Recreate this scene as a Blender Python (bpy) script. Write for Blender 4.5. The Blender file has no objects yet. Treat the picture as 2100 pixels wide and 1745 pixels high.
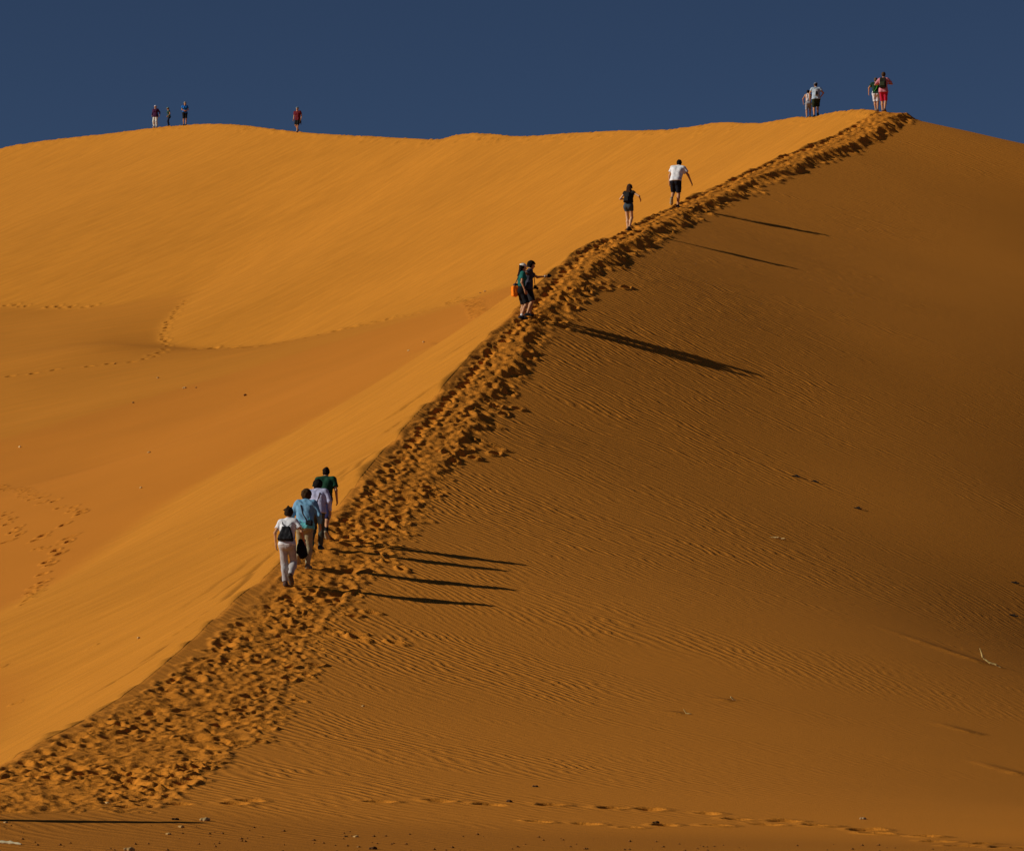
import bpy, bmesh, math, random
import numpy as np
from mathutils import Vector, Matrix

rng = np.random.default_rng(7)
random.seed(7)
scene = bpy.context.scene
COL = scene.collection

# ------------------------------------------------------------------ camera
CAM_PITCH = math.radians(5.26)
FPX = 7900.0                      # focal length in units of a 2100 wide frame
CP, SP = math.cos(CAM_PITCH), math.sin(CAM_PITCH)

def P(u, v, dist):
    """point seen at (u, v) of the 2100 x 1745 frame at y = dist metres"""
    a, b = (u - 1050.0) / FPX, (872.5 - v) / FPX
    dy, dz = CP - b * SP, SP + b * CP
    t = dist / dy
    return np.array([a * t, dist, dz * t])

def project(p):
    x, y, z = p
    depth = y * CP + z * SP
    up = -y * SP + z * CP
    return 1050 + FPX * x / depth, 872.5 - FPX * up / depth

cam_d = bpy.data.cameras.new('camera')
cam = bpy.data.objects.new('camera', cam_d)
COL.objects.link(cam)
cam.rotation_euler = (math.radians(90) + CAM_PITCH, 0, 0)
cam_d.sensor_width = 36.0
cam_d.lens = 36.0 * FPX / 2100.0
cam_d.clip_start = 0.5
cam_d.clip_end = 20000
scene.camera = cam

# ------------------------------------------------------------------ terrain: control curves
RIDGE = [(-420, 1790, 43), (-170, 1652, 52), (0, 1562, 58), (200, 1460, 64.5), (312, 1381, 69), (391, 1313, 72.8),
         (462, 1247, 76.5), (560, 1166, 80.6), (622, 1107, 84), (690, 1036, 88.5), (787, 922, 95.2), (860, 843, 99.8),
         (923, 774, 103.9), (998, 690, 108.8), (1054, 634, 112.2), (1100, 586, 115.7), (1188, 508, 122.4),
         (1247, 484, 126.8), (1303, 458, 132), (1376, 423, 139.5), (1462, 382, 146.3), (1594, 322, 154.5),
         (1719, 272, 161), (1797, 229, 166)]
RP = np.array([P(*r) for r in RIDGE])
CREST = [(1797, 225, 166), (1760, 224, 169), (1700, 231, 175), (1640, 239, 182), (1540, 252, 191), (1400, 262, 203), (1270, 267, 213),
         (1140, 275, 221), (1050, 279, 227), (985, 273, 231), (940, 276, 234), (910, 284, 236), (850, 284, 240), (760, 279, 246),
         (620, 271, 254), (550, 263, 259), (490, 256, 265), (430, 254, 271), (370, 257, 277), (300, 264, 283), (200, 276, 290),
         (100, 287, 296), (0, 303, 301), (-150, 340, 306), (-350, 400, 312), (-700, 520, 322)]
CRP = np.array([P(*r) for r in CREST])

def cubic(xs, ys):
    """C1 monotone-ish cubic through points, linear outside"""
    xs, ys = np.asarray(xs, float), np.asarray(ys, float)
    m = np.gradient(ys, xs)
    def f(x):
        x = np.asarray(x, float)
        i = np.clip(np.searchsorted(xs, x) - 1, 0, len(xs) - 2)
        h = xs[i + 1] - xs[i]
        t = np.clip((x - xs[i]) / h, 0, 1)
        r = ((1 + 2 * t) * (1 - t) ** 2 * ys[i] + t * (1 - t) ** 2 * h * m[i]
             + t * t * (3 - 2 * t) * ys[i + 1] + t * t * (t - 1) * h * m[i + 1])
        r = np.where(x < xs[0], ys[0] + m[0] * (x - xs[0]), r)
        return np.where(x > xs[-1], ys[-1] + m[-1] * (x - xs[-1]), r)
    return f

ridge_x0 = cubic(RP[:, 1], RP[:, 0])
def ridge_x(y):
    y = np.asarray(y, float)
    a = ridge_x0(np.clip(y, 43, 166))
    b = RP[-1, 0] + 0.17 * (y - 166) - 0.35 * np.maximum(0, y - 172)
    c = RP[0, 0] + 0.20 * (y - 43)
    return np.where(y > 166, b, np.where(y < 43, c, a))
ridge_z = cubic(RP[:, 1], RP[:, 2])

def tps(pts, lam=0.0):
    pts = np.asarray(pts, float)
    n = len(pts)
    X = pts[:, :2]
    def K(a, b):
        d2 = ((a[:, None, :] - b[None, :, :]) ** 2).sum(-1) / 1e4
        return np.where(d2 > 1e-14, d2 * np.log(d2 + 1e-14), 0.0)
    A = np.zeros((n + 3, n + 3))
    A[:n, :n] = K(X, X) + lam * np.eye(n)
    A[:n, n] = 1; A[:n, n + 1:] = X / 100
    A[n, :n] = 1; A[n + 1:, :n] = X.T / 100
    s = np.linalg.solve(A, np.concatenate([pts[:, 2], np.zeros(3)]))
    def f(x, y):
        q = np.stack([x.ravel(), y.ravel()], 1)
        out = np.empty(len(q))
        for i in range(0, len(q), 20000):
            qq = q[i:i + 20000]
            out[i:i + 20000] = K(qq, X) @ s[:n] + s[n] + qq @ s[n + 1:] / 100
        return out.reshape(x.shape)
    return f

# --- lit face of the bowl (slip face): passes through the ridge, the crest and both foot lines
NEAR_FOOT = [(1064, 622, 141), (985, 668, 137), (880, 729, 132), (780, 789, 127.5), (700, 834, 124.5), (600, 890, 121.5), (459, 966, 118),
             (345, 1037, 114.5), (273, 1087, 112), (200, 1142, 108.5), (131, 1190, 105.5), (66, 1222, 102.5), (0, 1258, 99.5), (-200, 1370, 92)]
FAR_FOOT = [(-160, 610, 244), (0, 626, 238), (60, 629, 236), (150, 632, 233), (250, 623, 231), (330, 610, 230), (395, 600, 229),
            (384, 616, 226), (350, 650, 220), (332, 690, 214), (345, 708, 211), (420, 716, 208), (520, 710, 205), (640, 690, 200),
            (760, 665, 194), (880, 636, 188), (960, 613, 183), (1040, 588, 178)]
NFP = np.array([P(*r) for r in NEAR_FOOT]); FFP = np.array([P(*r) for r in FAR_FOOT])

def fall(p, d, s, tan):
    return [p[0] + d[0] * s, p[1] + d[1] * s, p[2] - tan * s]

FACE = list(map(list, RP)) + list(map(list, CRP))
FACE += [list(p) for p in NFP] + [list(p) for p in FFP]
for p in RP[2:]:                                             # the face goes on rising beyond the ridge and the crest
    FACE.append([p[0] + 7, p[1] + 1.5, p[2] + 4.6])
for p in CRP[2::2]:
    FACE.append([p[0] + 7, p[1] + 4, p[2] + 5.0])
for p in NFP[1:]:                                            # ...and goes on down below the floor
    FACE.append([p[0] - 4, p[1] - 1.0, p[2] - 2.3])
for p in FFP[::2]:
    FACE.append([p[0] - 4, p[1] - 2.7, p[2] - 2.4])
for (u, v, d) in [(300, 760, 165), (60, 860, 165), (600, 770, 150), (300, 900, 140), (-100, 900, 150), (-100, 760, 190), (150, 740, 195)]:
    q = P(u, v, d); FACE.append([q[0], q[1], q[2] - 6])
face_f = tps(FACE, 2e-5)

# --- floor of the bowl
FLOOR = [list(p) for p in NFP] + [list(p) for p in FFP]
FLOOR += [list(P(*r)) for r in [(640, 770, 160), (459, 850, 150), (200, 960, 145), (0, 1010, 142), (250, 812, 178), (0, 868, 180),
                                (500, 760, 178), (860, 690, 155), (0, 752, 205), (240, 704, 207), (-300, 1130, 130), (-300, 940, 170)]]
floor_f = tps(FLOOR, 6e-4)

# --- windward face, right of the ridge and behind the crest
GX = cubic([43, 58, 70, 80, 95, 112, 133, 142, 166], [0.02, 0.055, 0.10, 0.142, 0.235, 0.315, 0.25, 0.225, 0.215])
WIND = list(map(list, RP)) + list(map(list, CRP[1:]))
for y in [46, 52, 58, 64, 70, 76, 82, 88, 95, 103, 112, 122, 133, 142, 152, 160, 166]:
    x0, z0, g = float(ridge_x(y)), float(ridge_z(y)), float(GX(y))
    for dx, k in ((1.5, 1.0), (4, 1.0), (8, 1.02), (13, 1.09), (20, 1.30), (30, 1.5)):
        if y < 60 and dx > 8:
            k = 0.95
        elif 98 < y < 145 and dx > 8:
            k = {13: 1.0, 20: 1.08, 30: 1.25}[dx]
        WIND.append([x0 + dx, y - 0.0 * dx, z0 - g * dx * k])
for p in CRP[1:]:                                            # back of the dune
    WIND.append([p[0] + 10, p[1] + 5, p[2] - 3.2]); WIND.append([p[0] + 30, p[1] + 15, p[2] - 10])
for y, dz in ((172, -0.4), (180, -2.0), (192, -5.0)):
    x0 = RP[-1, 0] + 0.17 * (y - 166)
    for dx in (2, 8, 16, 26):
        WIND.append([x0 + dx, y, RP[-1, 2] + dz - 0.24 * dx - 0.004 * dx * dx])
for (u, v, d) in [(459, 850, 150), (0, 1010, 142), (250, 800, 178), (0, 730, 205), (700, 740, 170)]:
    q = P(u, v, d); WIND.append([q[0], q[1], q[2] + 12])
for p in NFP[2::3]:
    WIND.append([p[0], p[1], p[2] + 6])
for u in (-700, 0, 700, 1400, 2100, 2800):                    # the flat in front
    for v, d in ((1745, 47.0 + u * 0.0012), (1900, 40 + u * 0.001)):
        q = P(u, v, d); WIND.append([q[0], q[1], q[2]])
WIND += [[x, 15, -1.55] for x in (-20, 0, 20)] + [[x, 0, -1.65] for x in (-20, 0, 20)]
wind_f = tps(WIND, 2e-4)

# ---- sample the three smooth surfaces once on a 1 m lattice, then read them with a cubic
GX0, GX1, GY0, GY1, GS = -75.0, 75.0, -12.0, 345.0, 1.0
_gx = np.arange(GX0, GX1 + GS, GS); _gy = np.arange(GY0, GY1 + GS, GS)
_GX, _GY = np.meshgrid(_gx, _gy)
LAT = {k: f(_GX, _GY) for k, f in (('face', face_f), ('floor', floor_f), ('wind', wind_f))}

def lattice(name, x, y):
    g = LAT[name]
    fx = np.clip((x - GX0) / GS, 1, len(_gx) - 3.001); fy = np.clip((y - GY0) / GS, 1, len(_gy) - 3.001)
    ix, iy = fx.astype(int), fy.astype(int)
    tx, ty = fx - ix, fy - iy
    def w(t):
        return (-0.5 * t + t * t - 0.5 * t ** 3, 1 - 2.5 * t * t + 1.5 * t ** 3,
                0.5 * t + 2 * t * t - 1.5 * t ** 3, -0.5 * t * t + 0.5 * t ** 3)
    wx, wy = w(tx), w(ty)
    out = 0
    for j in range(4):
        row = 0
        for i in range(4):
            row = row + wx[i] * g[iy + j - 1, ix + i - 1]
        out = out + wy[j] * row
    return out

def smoothstep(a, b, x):
    t = np.clip((x - a) / (b - a), 0, 1)
    return t * t * (3 - 2 * t)

def vnoise(x, y, seed=0):
    """smooth value noise in -1..1"""
    xi, yi = np.floor(x).astype(np.int64), np.floor(y).astype(np.int64)
    fx, fy = x - xi, y - yi
    fx, fy = fx * fx * fx * (fx * (fx * 6 - 15) + 10), fy * fy * fy * (fy * (fy * 6 - 15) + 10)
    def h(a, b):
        n = (a * 374761393 + b * 668265263 + seed * 982451653) & 0x7fffffff
        n = ((n ^ (n >> 13)) * 1274126177) & 0x7fffffff
        n = (n ^ (n >> 16)) & 0xffff
        return n / 32767.5 - 1
    return ((h(xi, yi) * (1 - fx) + h(xi + 1, yi) * fx) * (1 - fy)
            + (h(xi, yi + 1) * (1 - fx) + h(xi + 1, yi + 1) * fx) * fy)

def smax(a, b, k):
    h = np.clip(0.5 + 0.5 * (a - b) / k, 0, 1)
    return b * (1 - h) + a * h + k * h * (1 - h)

PATH_A = cubic([46, 58, 66, 74, 80, 90, 104, 112, 122, 133, 150, 166], [0.2, 0.25, 0.30, 0.55, 0.45, 0.35, 0.32, 0.35, 0.22, 0.10, 0.10, 0.10])
PATH_B = cubic([46, 52, 58, 66, 72, 80, 88, 95, 104, 112, 122, 133, 150, 166], [2.9, 3.0, 3.1, 2.6, 2.2, 1.75, 1.65, 1.45, 1.2, 1.0, 1.05, 0.85, 1.0, 1.35])

def ground_raw(x, y):
    """smooth dune with sharp ridge, the levelled path along it, no prints.  returns z and the right-of-ridge offset"""
    face, floor, wind = (lattice(k, x, y) for k in ('face', 'floor', 'wind'))
    u = x - ridge_x(y)
    # long faint avalanche streaks on the slip face
    fx, fy = -0.93 * x - 0.37 * y, 0.37 * x - 0.93 * y
    streak = (0.030 * vnoise(fy * 0.9 + 0.25 * vnoise(fx * .1, fy * .3, 5), fx * 0.05, 1) + 0.014 * vnoise(fy * 2.3, fx * 0.09, 2)
              + 0.006 * vnoise(fy * 5.0, fx * 0.15, 3))
    face = face + streak * smoothstep(0.15, 2.5, -u + 3 * (y > 170))
    face = face + (0.09 * vnoise(y * .55, y * 0, 51) + 0.05 * vnoise(y * 1.6, y * 0, 52)) * smoothstep(2.5, 0.2, -u) * (y < 170)
    bowl = smax(face, floor + 0.03 * vnoise(x * .25, y * .12, 9), 0.18)
    # levelled path on the windward side
    on = smoothstep(40, 47, y) * (1 - smoothstep(167, 172, y))
    a = PATH_A(y) + 0.10 * vnoise(y * 1.7, y * 0 + 3, 11)
    b = PATH_B(y) + 0.20 * vnoise(y * .6, y * 0, 12) + 0.14 * vnoise(y * 2.4, y * 0, 13)
    g = GX(y)
    up = smoothstep(78, 104, y)
    lvl = g * (1 - up * 0.52 - 0.36 * smoothstep(112, 128, y))
    bench = -g * a - (0.02 + 0.03 * up) - lvl * (u - a)
    edge = -g * a - (0.02 + 0.03 * up) - lvl * (b - a)
    w_off = -g * u
    prof = np.where(u < a, -g * a - (0.02 + 0.03 * up) + (a - u) * 0.5, np.where(u < b, bench, edge - 0.62 * (u - b)))
    inside = (u > a - 0.4) & (u < b + 2.5)
    cut = np.where(u < a, np.minimum(w_off, prof), np.where(u < b, prof, np.maximum(w_off, prof)))
    d = np.where(inside, cut - w_off, 0.0) * on * np.maximum(up, 0.25 * smoothstep(44, 60, y))
    wind = wind + d
    z = -smax(-bowl, -wind, 0.07)
    # fade into the plain far away
    r = np.hypot(x, y - 120)
    far = smoothstep(60, 75, np.abs(x)) * 0 + smoothstep(300, 345, y)
    z = np.where(far > 0, z * (1 - far) + (-3.0) * far, z)
    ax = smoothstep(48, 74, np.abs(x))
    z = z * (1 - ax) + (-3.0 + 0.15 * np.maximum(0, z)) * ax
    z = np.where(y < -5, -1.7, z)
    return z, u
# ------------------------------------------------------------------ the sand sheet
def arange(a, b, s):
    return list(np.arange(a, b - 1e-9, s))
rows = [-3000, -1200, -500, -200, -90, -40, -20] + arange(-12, 30, 2) + arange(30, 44, 0.5) + arange(44, 47, 0.12)
rows += arange(47, 95, 0.05) + arange(95, 168, 0.07) + arange(168, 246, 0.13) + arange(246, 322, 0.32) + arange(322, 346, 2)
rows += [346, 352, 360, 380, 420, 500, 700, 1100, 2000, 4000, 8000]
ROWS = np.array(rows)
wl = [-60, -25, -10, -5, -2.5, -1.5, -1.1, -0.85, -0.65, -0.5, -0.42, -0.36] + arange(-0.32, -0.2, 0.0016) + arange(-0.2, -0.006, 0.0005)
wr = arange(-0.006, 0.076, 0.00036) + arange(0.076, 0.20, 0.0009) + arange(0.20, 0.30, 0.0014)
wr += [0.31, 0.33, 0.36, 0.4, 0.46, 0.55, 0.7, 0.9, 1.2, 1.8, 3, 6, 12, 30, 60]
WC = np.array(wl + wr)
SY = np.clip(ROWS, 45, 400)
RX = ridge_x(np.clip(ROWS, 20, 346))
GXX = RX[:, None] + SY[:, None] * WC[None, :]
GYY = np.repeat(ROWS[:, None], len(WC), 1)
Z, U = ground_raw(np.clip(GXX, -75, 75), np.clip(GYY, -12, 345))
Z0 = Z.copy()

def cells(x, y, r):
    j0, j1 = np.searchsorted(ROWS, [y - r, y + r])
    if j1 - j0 < 1:
        return None
    xr, s = float(ridge_x(y)), float(np.clip(y, 45, 400))
    k = 0.9 * r
    i0, i1 = np.searchsorted(WC, [(x - xr - r - k) / s, (x - xr + r + k) / s])
    if i1 - i0 < 1:
        return None
    return slice(j0, j1), slice(i0, i1)

PRINT = np.zeros_like(Z)              # print relief, added to the sheet at the end
TROD = np.zeros_like(Z)
RELIEF_SHADE = np.zeros_like(Z)  # shade of grooves and drifts, painted into the sand colour

def footprint(x, y, ang, la, lb, dep, rim=0.35, keep=1.0, skew=0.0):
    """one print: a pit with a pushed-up rim; a later print wipes part of an earlier one"""
    c = cells(x, y, 2.2 * max(la, lb))
    if c is None:
        return
    X, Y = GXX[c] - x, GYY[c] - y
    ca, sa = math.cos(ang), math.sin(ang)
    a, b = (X * ca + Y * sa) / la, (-X * sa + Y * ca) / lb
    a = a + 0.25 * np.sin(2.1 * b + x * 7) * 0.5
    r = np.sqrt(a * a + b * b) + 1e-6
    pit = -dep * (1 - smoothstep(0.25, 1.05, r)) * (1 + skew * a)
    lip = rim * dep * np.exp(-((r - 1.3) / 0.3) ** 2) * (1 + 0.5 * np.sin(3 * np.arctan2(b, a) + y * 9))
    m = (1 - smoothstep(0.9, 1.6, r)) * keep
    PRINT[c] = PRINT[c] * (1 - m) + pit + lip
    TROD[c] = np.maximum(TROD[c], 1 - smoothstep(1.2, 2.0, r))

# --- the much trodden path up the ridge
n_path = 0
y = 45.0
for k in range(15000):
    y = 44.5 + 123.0 * rng.random() ** 1.25
    a, b = float(PATH_A(y)), float(PATH_B(y))
    wdt = b - a
    t = rng.random()
    if y < 80 and rng.random() < 0.25:
        t = 0.5 + 0.62 * (rng.random() - 0.35)
    if y > 100 and rng.random() < 0.5:
        t = rng.choice([0.08, 0.18, 0.6, 0.95, 1.05]) + rng.normal() * 0.06
    if y < 51.5 + 1.6 * rng.random() + 1.5 * max(0.0, t - .4):
        continue
    edge = max(0.0, t - 0.8) + max(0.0, 0.08 - t) * 1.5
    if rng.random() < edge * 1.6:
        continue
    dens = 1.0 if y < 100 else 0.62
    if rng.random() > dens * wdt / 3.1 * 1.0:
        continue
    x = float(ridge_x(y)) + a + wdt * t
    tx = float(ridge_x(y + 1) - ridge_x(y - 1)) / 2
    ang = math.atan2(1, tx) + rng.normal() * 0.5
    s = float(np.clip(rng.lognormal(0, .32), .45, 1.9)) * (0.74 if y < 78 else (.86 if y < 92 else .74))
    soft = rng.random() ** 1.5
    zone = .55 + .9 * float(np.clip(.5 + .9 * vnoise(np.array([y * .35]), np.array([t * 2.2]), 61)[0], 0, 1))
    footprint(x, y, ang, 0.19 * s * (1 + 0.4 * soft), 0.10 * s * (1 + 0.7 * soft), rng.uniform(0.03, 0.075) * min(s, 1.1) * zone * .92, rim=rng.uniform(0.1, 0.35), keep=0.8, skew=rng.normal() * 0.3)
    n_path += 1
# the deep row of heel holes along the upper left lip of the path
for y in np.arange(96, 166.5, 0.36):
    y2 = y + rng.normal() * 0.1
    x = float(ridge_x(y2)) + float(PATH_A(y2)) + 0.10 + rng.normal() * 0.05
    footprint(x, y2, math.pi / 2 - 0.2 + rng.normal() * 0.4, rng.uniform(0.15, 0.23), rng.uniform(0.09, 0.15), rng.uniform(0.12, 0.20), rim=0.15)
# sand kicked down in tongues over the right edge
for y in np.arange(62, 166.5, 0.33):
    y2 = y + rng.normal() * 0.2
    if rng.random() < 0.2:
        continue
    x = float(ridge_x(y2)) + float(PATH_B(y2)) + 0.10 + abs(rng.normal()) * 0.15
    up = 1.15 if y2 > 112 else (1.0 if y2 > 96 else 0.65)
    footprint(x, y2, -0.35 + rng.normal() * 0.3, rng.uniform(0.15, 0.30) * up, rng.uniform(0.08, 0.16) * up, rng.uniform(0.05, 0.11) * up, rim=0.35, keep=0.7)

def ground(x, y, prints=False):
    z, u = ground_raw(np.array([[float(x)]]), np.array([[float(y)]]))
    return float(z[0, 0])

def cast(u, v, d0=44.0, d1=330.0, n=3000):
    """first point of the bare dune along the line of sight through (u, v)"""
    d = np.linspace(d0, d1, n)
    a, b = (u - 1050.0) / FPX, (872.5 - v) / FPX
    t = d / (CP - b * SP)
    x, z = a * t, (SP + b * CP) * t
    g, _ = ground_raw(x[None, :], d[None, :])
    hit = np.nonzero(g[0] >= z)[0]
    if not len(hit):
        k = int(np.argmin(z - g[0]))
        return np.array([x[k], d[k], g[0][k]])
    k = hit[0]
    return np.array([x[k], d[k], g[0][k]])

def track(pts, step, la=0.15, lb=0.07, dep=0.06, width=0.16, drop=0.0, jitter=0.05, rim=0.4):
    """a line of single prints through points given by where they lie in the picture"""
    Q = [cast(*p) for p in pts]
    side = 1
    for p, q in zip(Q[:-1], Q[1:]):
        dx, dy = q[0] - p[0], q[1] - p[1]
        L = math.hypot(dx, dy)
        n = max(1, int(L / step))
        for i in range(n):
            if rng.random() < drop:
                continue
            t = (i + 0.5) / n
            side = -side
            footprint(p[0] + dx * t - dy / L * side * width / 2 + rng.normal() * jitter, p[1] + dy * t + dx / L * side * width / 2 + rng.normal() * jitter,
                      math.atan2(dy, dx) + rng.normal() * 0.25, la * rng.uniform(.85, 1.2), lb * rng.uniform(.85, 1.25), dep * rng.uniform(.6, 1.2), rim=rim)

# tracks on the bowl floor and face
track([(4, 625), (40, 627), (75, 630), (110, 629), (150, 631), (200, 628)], 0.62, .24, .19, .22, drop=.1, rim=.1)
track([(386, 614), (368, 632), (355, 650), (344, 668), (335, 688), (340, 703), (352, 712)], 0.8, .22, .18, .30, width=.12, drop=.02, rim=.05)
track([(352, 713), (400, 716), (440, 716), (480, 714), (520, 712), (560, 706), (610, 697), (660, 686), (720, 672)], 0.66, .30, .30, .48, width=.2, drop=.12, rim=.05)
track([(720, 672), (800, 654), (880, 637), (920, 618), (950, 617), (975, 626), (1005, 634)], 0.62, .24, .19, .24, drop=.2, rim=.1)
track([(352, 716), (300, 738), (240, 746), (170, 752), (90, 762), (0, 776)], 0.85, .24, .22, .28, width=.3, drop=.12, rim=.03)
track([(4, 994), (30, 1004), (60, 1014), (85, 1028), (110, 1032), (135, 1040), (170, 1052), (185, 1046)], 0.85, .19, .12, .19, width=.2, drop=.12, rim=.1)
track([(185, 1046), (160, 1058), (135, 1072), (105, 1090), (85, 1102), (60, 1112)], 1.2, .2, .14, .2, width=.3, drop=.1, rim=.1)
track([(0, 1052), (15, 1064), (30, 1074), (42, 1090), (30, 1104), (12, 1112), (0, 1118)], 0.85, .19, .12, .19, width=.2, drop=.08, rim=.1)
track([(155, 1098), (137, 1105), (128, 1122), (112, 1136), (100, 1155), (92, 1172), (88, 1190), (74, 1206), (66, 1222), (64, 1232)], 0.75, .20, .13, .21, width=.22, drop=.06, rim=.1)
track([(130, 1110), (110, 1122), (80, 1126), (60, 1130)], 0.8, .13, .09, .06, drop=.3)
for pts in ([(590, 975), (500, 1040), (400, 1110), (330, 1180)], [(140, 1300), (90, 1380), (60, 1440)]):
    track(pts, 1.6, .12, .09, .035, width=.7, drop=.35, jitter=.4)
# trails that leave the path on the windward side
track([(660, 1290), (700, 1297), (740, 1305), (780, 1316), (810, 1326)], 0.5, .2, .11, .12, width=.35)
track([(690, 1262), (735, 1258), (785, 1266)], 0.5, .18, .1, .1, width=.35)
track([(720, 1150), (770, 1158), (830, 1166), (850, 1174)], 0.5, .17, .1, .1, width=.4)
track([(905, 940), (960, 930), (1025, 928)], 0.45, .2, .12, .12, width=.4)
track([(960, 890), (985, 912), (1020, 925)], 0.45, .2, .12, .12, width=.4)
track([(1010, 850), (1055, 832)], 0.45, .2, .12, .12, width=.4)
track([(1150, 628), (1200, 590), (1280, 584)], 0.5, .2, .12, .1, width=.4)
track([(860, 1010), (905, 1005)], 0.45, .2, .12, .1, width=.4)
track([(560, 1395), (640, 1360)], 0.45, .17, .1, .08, width=.4)
track([(400, 1565), (330, 1600), (420, 1570)], 0.4, .16, .09, .07, width=.3)
# the long trail across the foot of the dune
track([(200, 1652), (420, 1648), (560, 1641), (700, 1640), (830, 1642), (970, 1645), (1060, 1650), (1200, 1652), (1310, 1655)], 0.62, .20, .17, .20, width=.26, drop=.08, rim=.02)
track([(1310, 1655), (1400, 1662), (1480, 1672), (1560, 1682), (1640, 1688)], 0.52, .20, .18, .22, width=.32, rim=.03)
track([(1080, 1680), (1250, 1694), (1330, 1696), (1420, 1690), (1540, 1692), (1640, 1692)], 0.6, .19, .15, .18, width=.26, rim=.02)
track([(1640, 1688), (1720, 1694), (1780, 1706), (1850, 1710), (1920, 1720), (1980, 1728), (2060, 1740), (2120, 1748)], 0.50, .21, .20, .25, width=.32, drop=.06, rim=.04)

# a few grooves where sand has slid down the slip face beside the ridge
def shaded_relief(p0, p1, wid, dep):
    A, B = cast(*p0), cast(*p1)
    L = math.hypot(B[0] - A[0], B[1] - A[1])
    for t in np.linspace(0, 1, int(L / 0.12)):
        x, y = A[0] + (B[0] - A[0]) * t, A[1] + (B[1] - A[1]) * t
        x += 0.05 * math.sin(t * 19 + p0[0])
        c = cells(x, y, wid * 2.5)
        if c is None or x > float(ridge_x(y)) - .12:
            continue
        r2 = ((GXX[c] - x) ** 2 + (GYY[c] - y) ** 2) / (wid * wid)
        en = max(0.0, math.sin(math.pi * min(1, t * 1.1 + .02))) ** .5
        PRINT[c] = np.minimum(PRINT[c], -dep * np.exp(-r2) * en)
        RELIEF_SHADE[c] = np.maximum(RELIEF_SHADE[c], np.exp(-r2 * .8) * en * min(1, dep * 14))  # groove's shade painted as darker sand, since the sun runs along it
for g in (((200, 1418), (330, 1336), .10, .05), ((300, 1352), (452, 1256), .13, .07), ((330, 1318), (440, 1248), .08, .03), ((425, 1254), (566, 1136), .12, .06), ((436, 1228), (600, 1098), .09, .05), ((380, 1245), (560, 1112), .1, .03),
          ((560, 1120), (680, 1026), .10, .04), ((600, 1050), (760, 930), .10, .035), ((700, 985), (800, 895), .09, .05), ((795, 858), (910, 782), .10, .05), ((785, 890), (850, 848), .09, .05), ((900, 740), (1000, 676), .1, .035), ((890, 700), (1035, 632), .1, .03)):
    shaded_relief(*g)

# small nicks along the far crest
for i in range(300):
    k = rng.integers(0, len(CRP) - 3)
    t = rng.random()
    p = CRP[k] * (1 - t) + CRP[k + 1] * t
    footprint(p[0] + rng.normal() * .25 - .1, p[1] + rng.normal() * .25 - .1, rng.uniform(0, 3.1), .30, .2, rng.uniform(.02, .07), rim=.4)

# drifts behind things lying on the windward face
def drift(u, v, ln, wid, dep, du, dv):
    A, B = cast(u, v), cast(u - du, v - dv)
    d = np.array([B[0] - A[0], B[1] - A[1]]); L = np.hypot(*d); d = d / L
    c = cells((A[0] + B[0]) / 2, (A[1] + B[1]) / 2, L * .75 + 0.8)
    X, Y = GXX[c] - A[0], GYY[c] - A[1]
    a, b = (X * d[0] + Y * d[1]) / L, (-X * d[1] + Y * d[0]) / wid
    env = smoothstep(-0.06, 0.10, a) * (1 - smoothstep(0.15, 1.0, a))
    PRINT[c] += .35 * dep * env * np.exp(-np.where(b > 0, (b / .9) ** 2, (b / 2.4) ** 2))
    RELIEF_SHADE[c] = np.maximum(RELIEF_SHADE[c], .9 * env * np.exp(-((b + 1.1) / 1.1) ** 2))  # shaded far side of the drift, painted as a darker tone
    TROD[c] = np.maximum(TROD[c], 0.9 * env * np.exp(-b * b / 3))
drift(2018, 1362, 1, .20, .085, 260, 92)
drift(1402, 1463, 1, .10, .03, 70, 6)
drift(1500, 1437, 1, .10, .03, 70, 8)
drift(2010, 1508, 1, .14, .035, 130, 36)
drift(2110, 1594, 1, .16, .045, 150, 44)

# fine crumble of trodden sand
PB = PATH_B(GYY) - .35 * (1 - smoothstep(70, 95, GYY)) + .3 * vnoise(GYY * 1.1, GXX * 1.1, 31)
MASKP = smoothstep(0, .12, U - PATH_A(GYY) + .02) * (1 - smoothstep(-.1, .15, U - PB)) * smoothstep(51.3, 52.6, GYY - .5 * np.maximum(U - 1.4, 0) + .6 * vnoise(GXX, GYY, 32)) * (1 - smoothstep(166.5, 168, GYY))
GROOVE_READY = True
Z = Z + PRINT + np.maximum(TROD * .6, MASKP) * (0.014 * vnoise(GXX * 7, GYY * 7, 21) + 0.022 * vnoise(GXX * 3.1, GYY * 3.1, 22))

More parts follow.
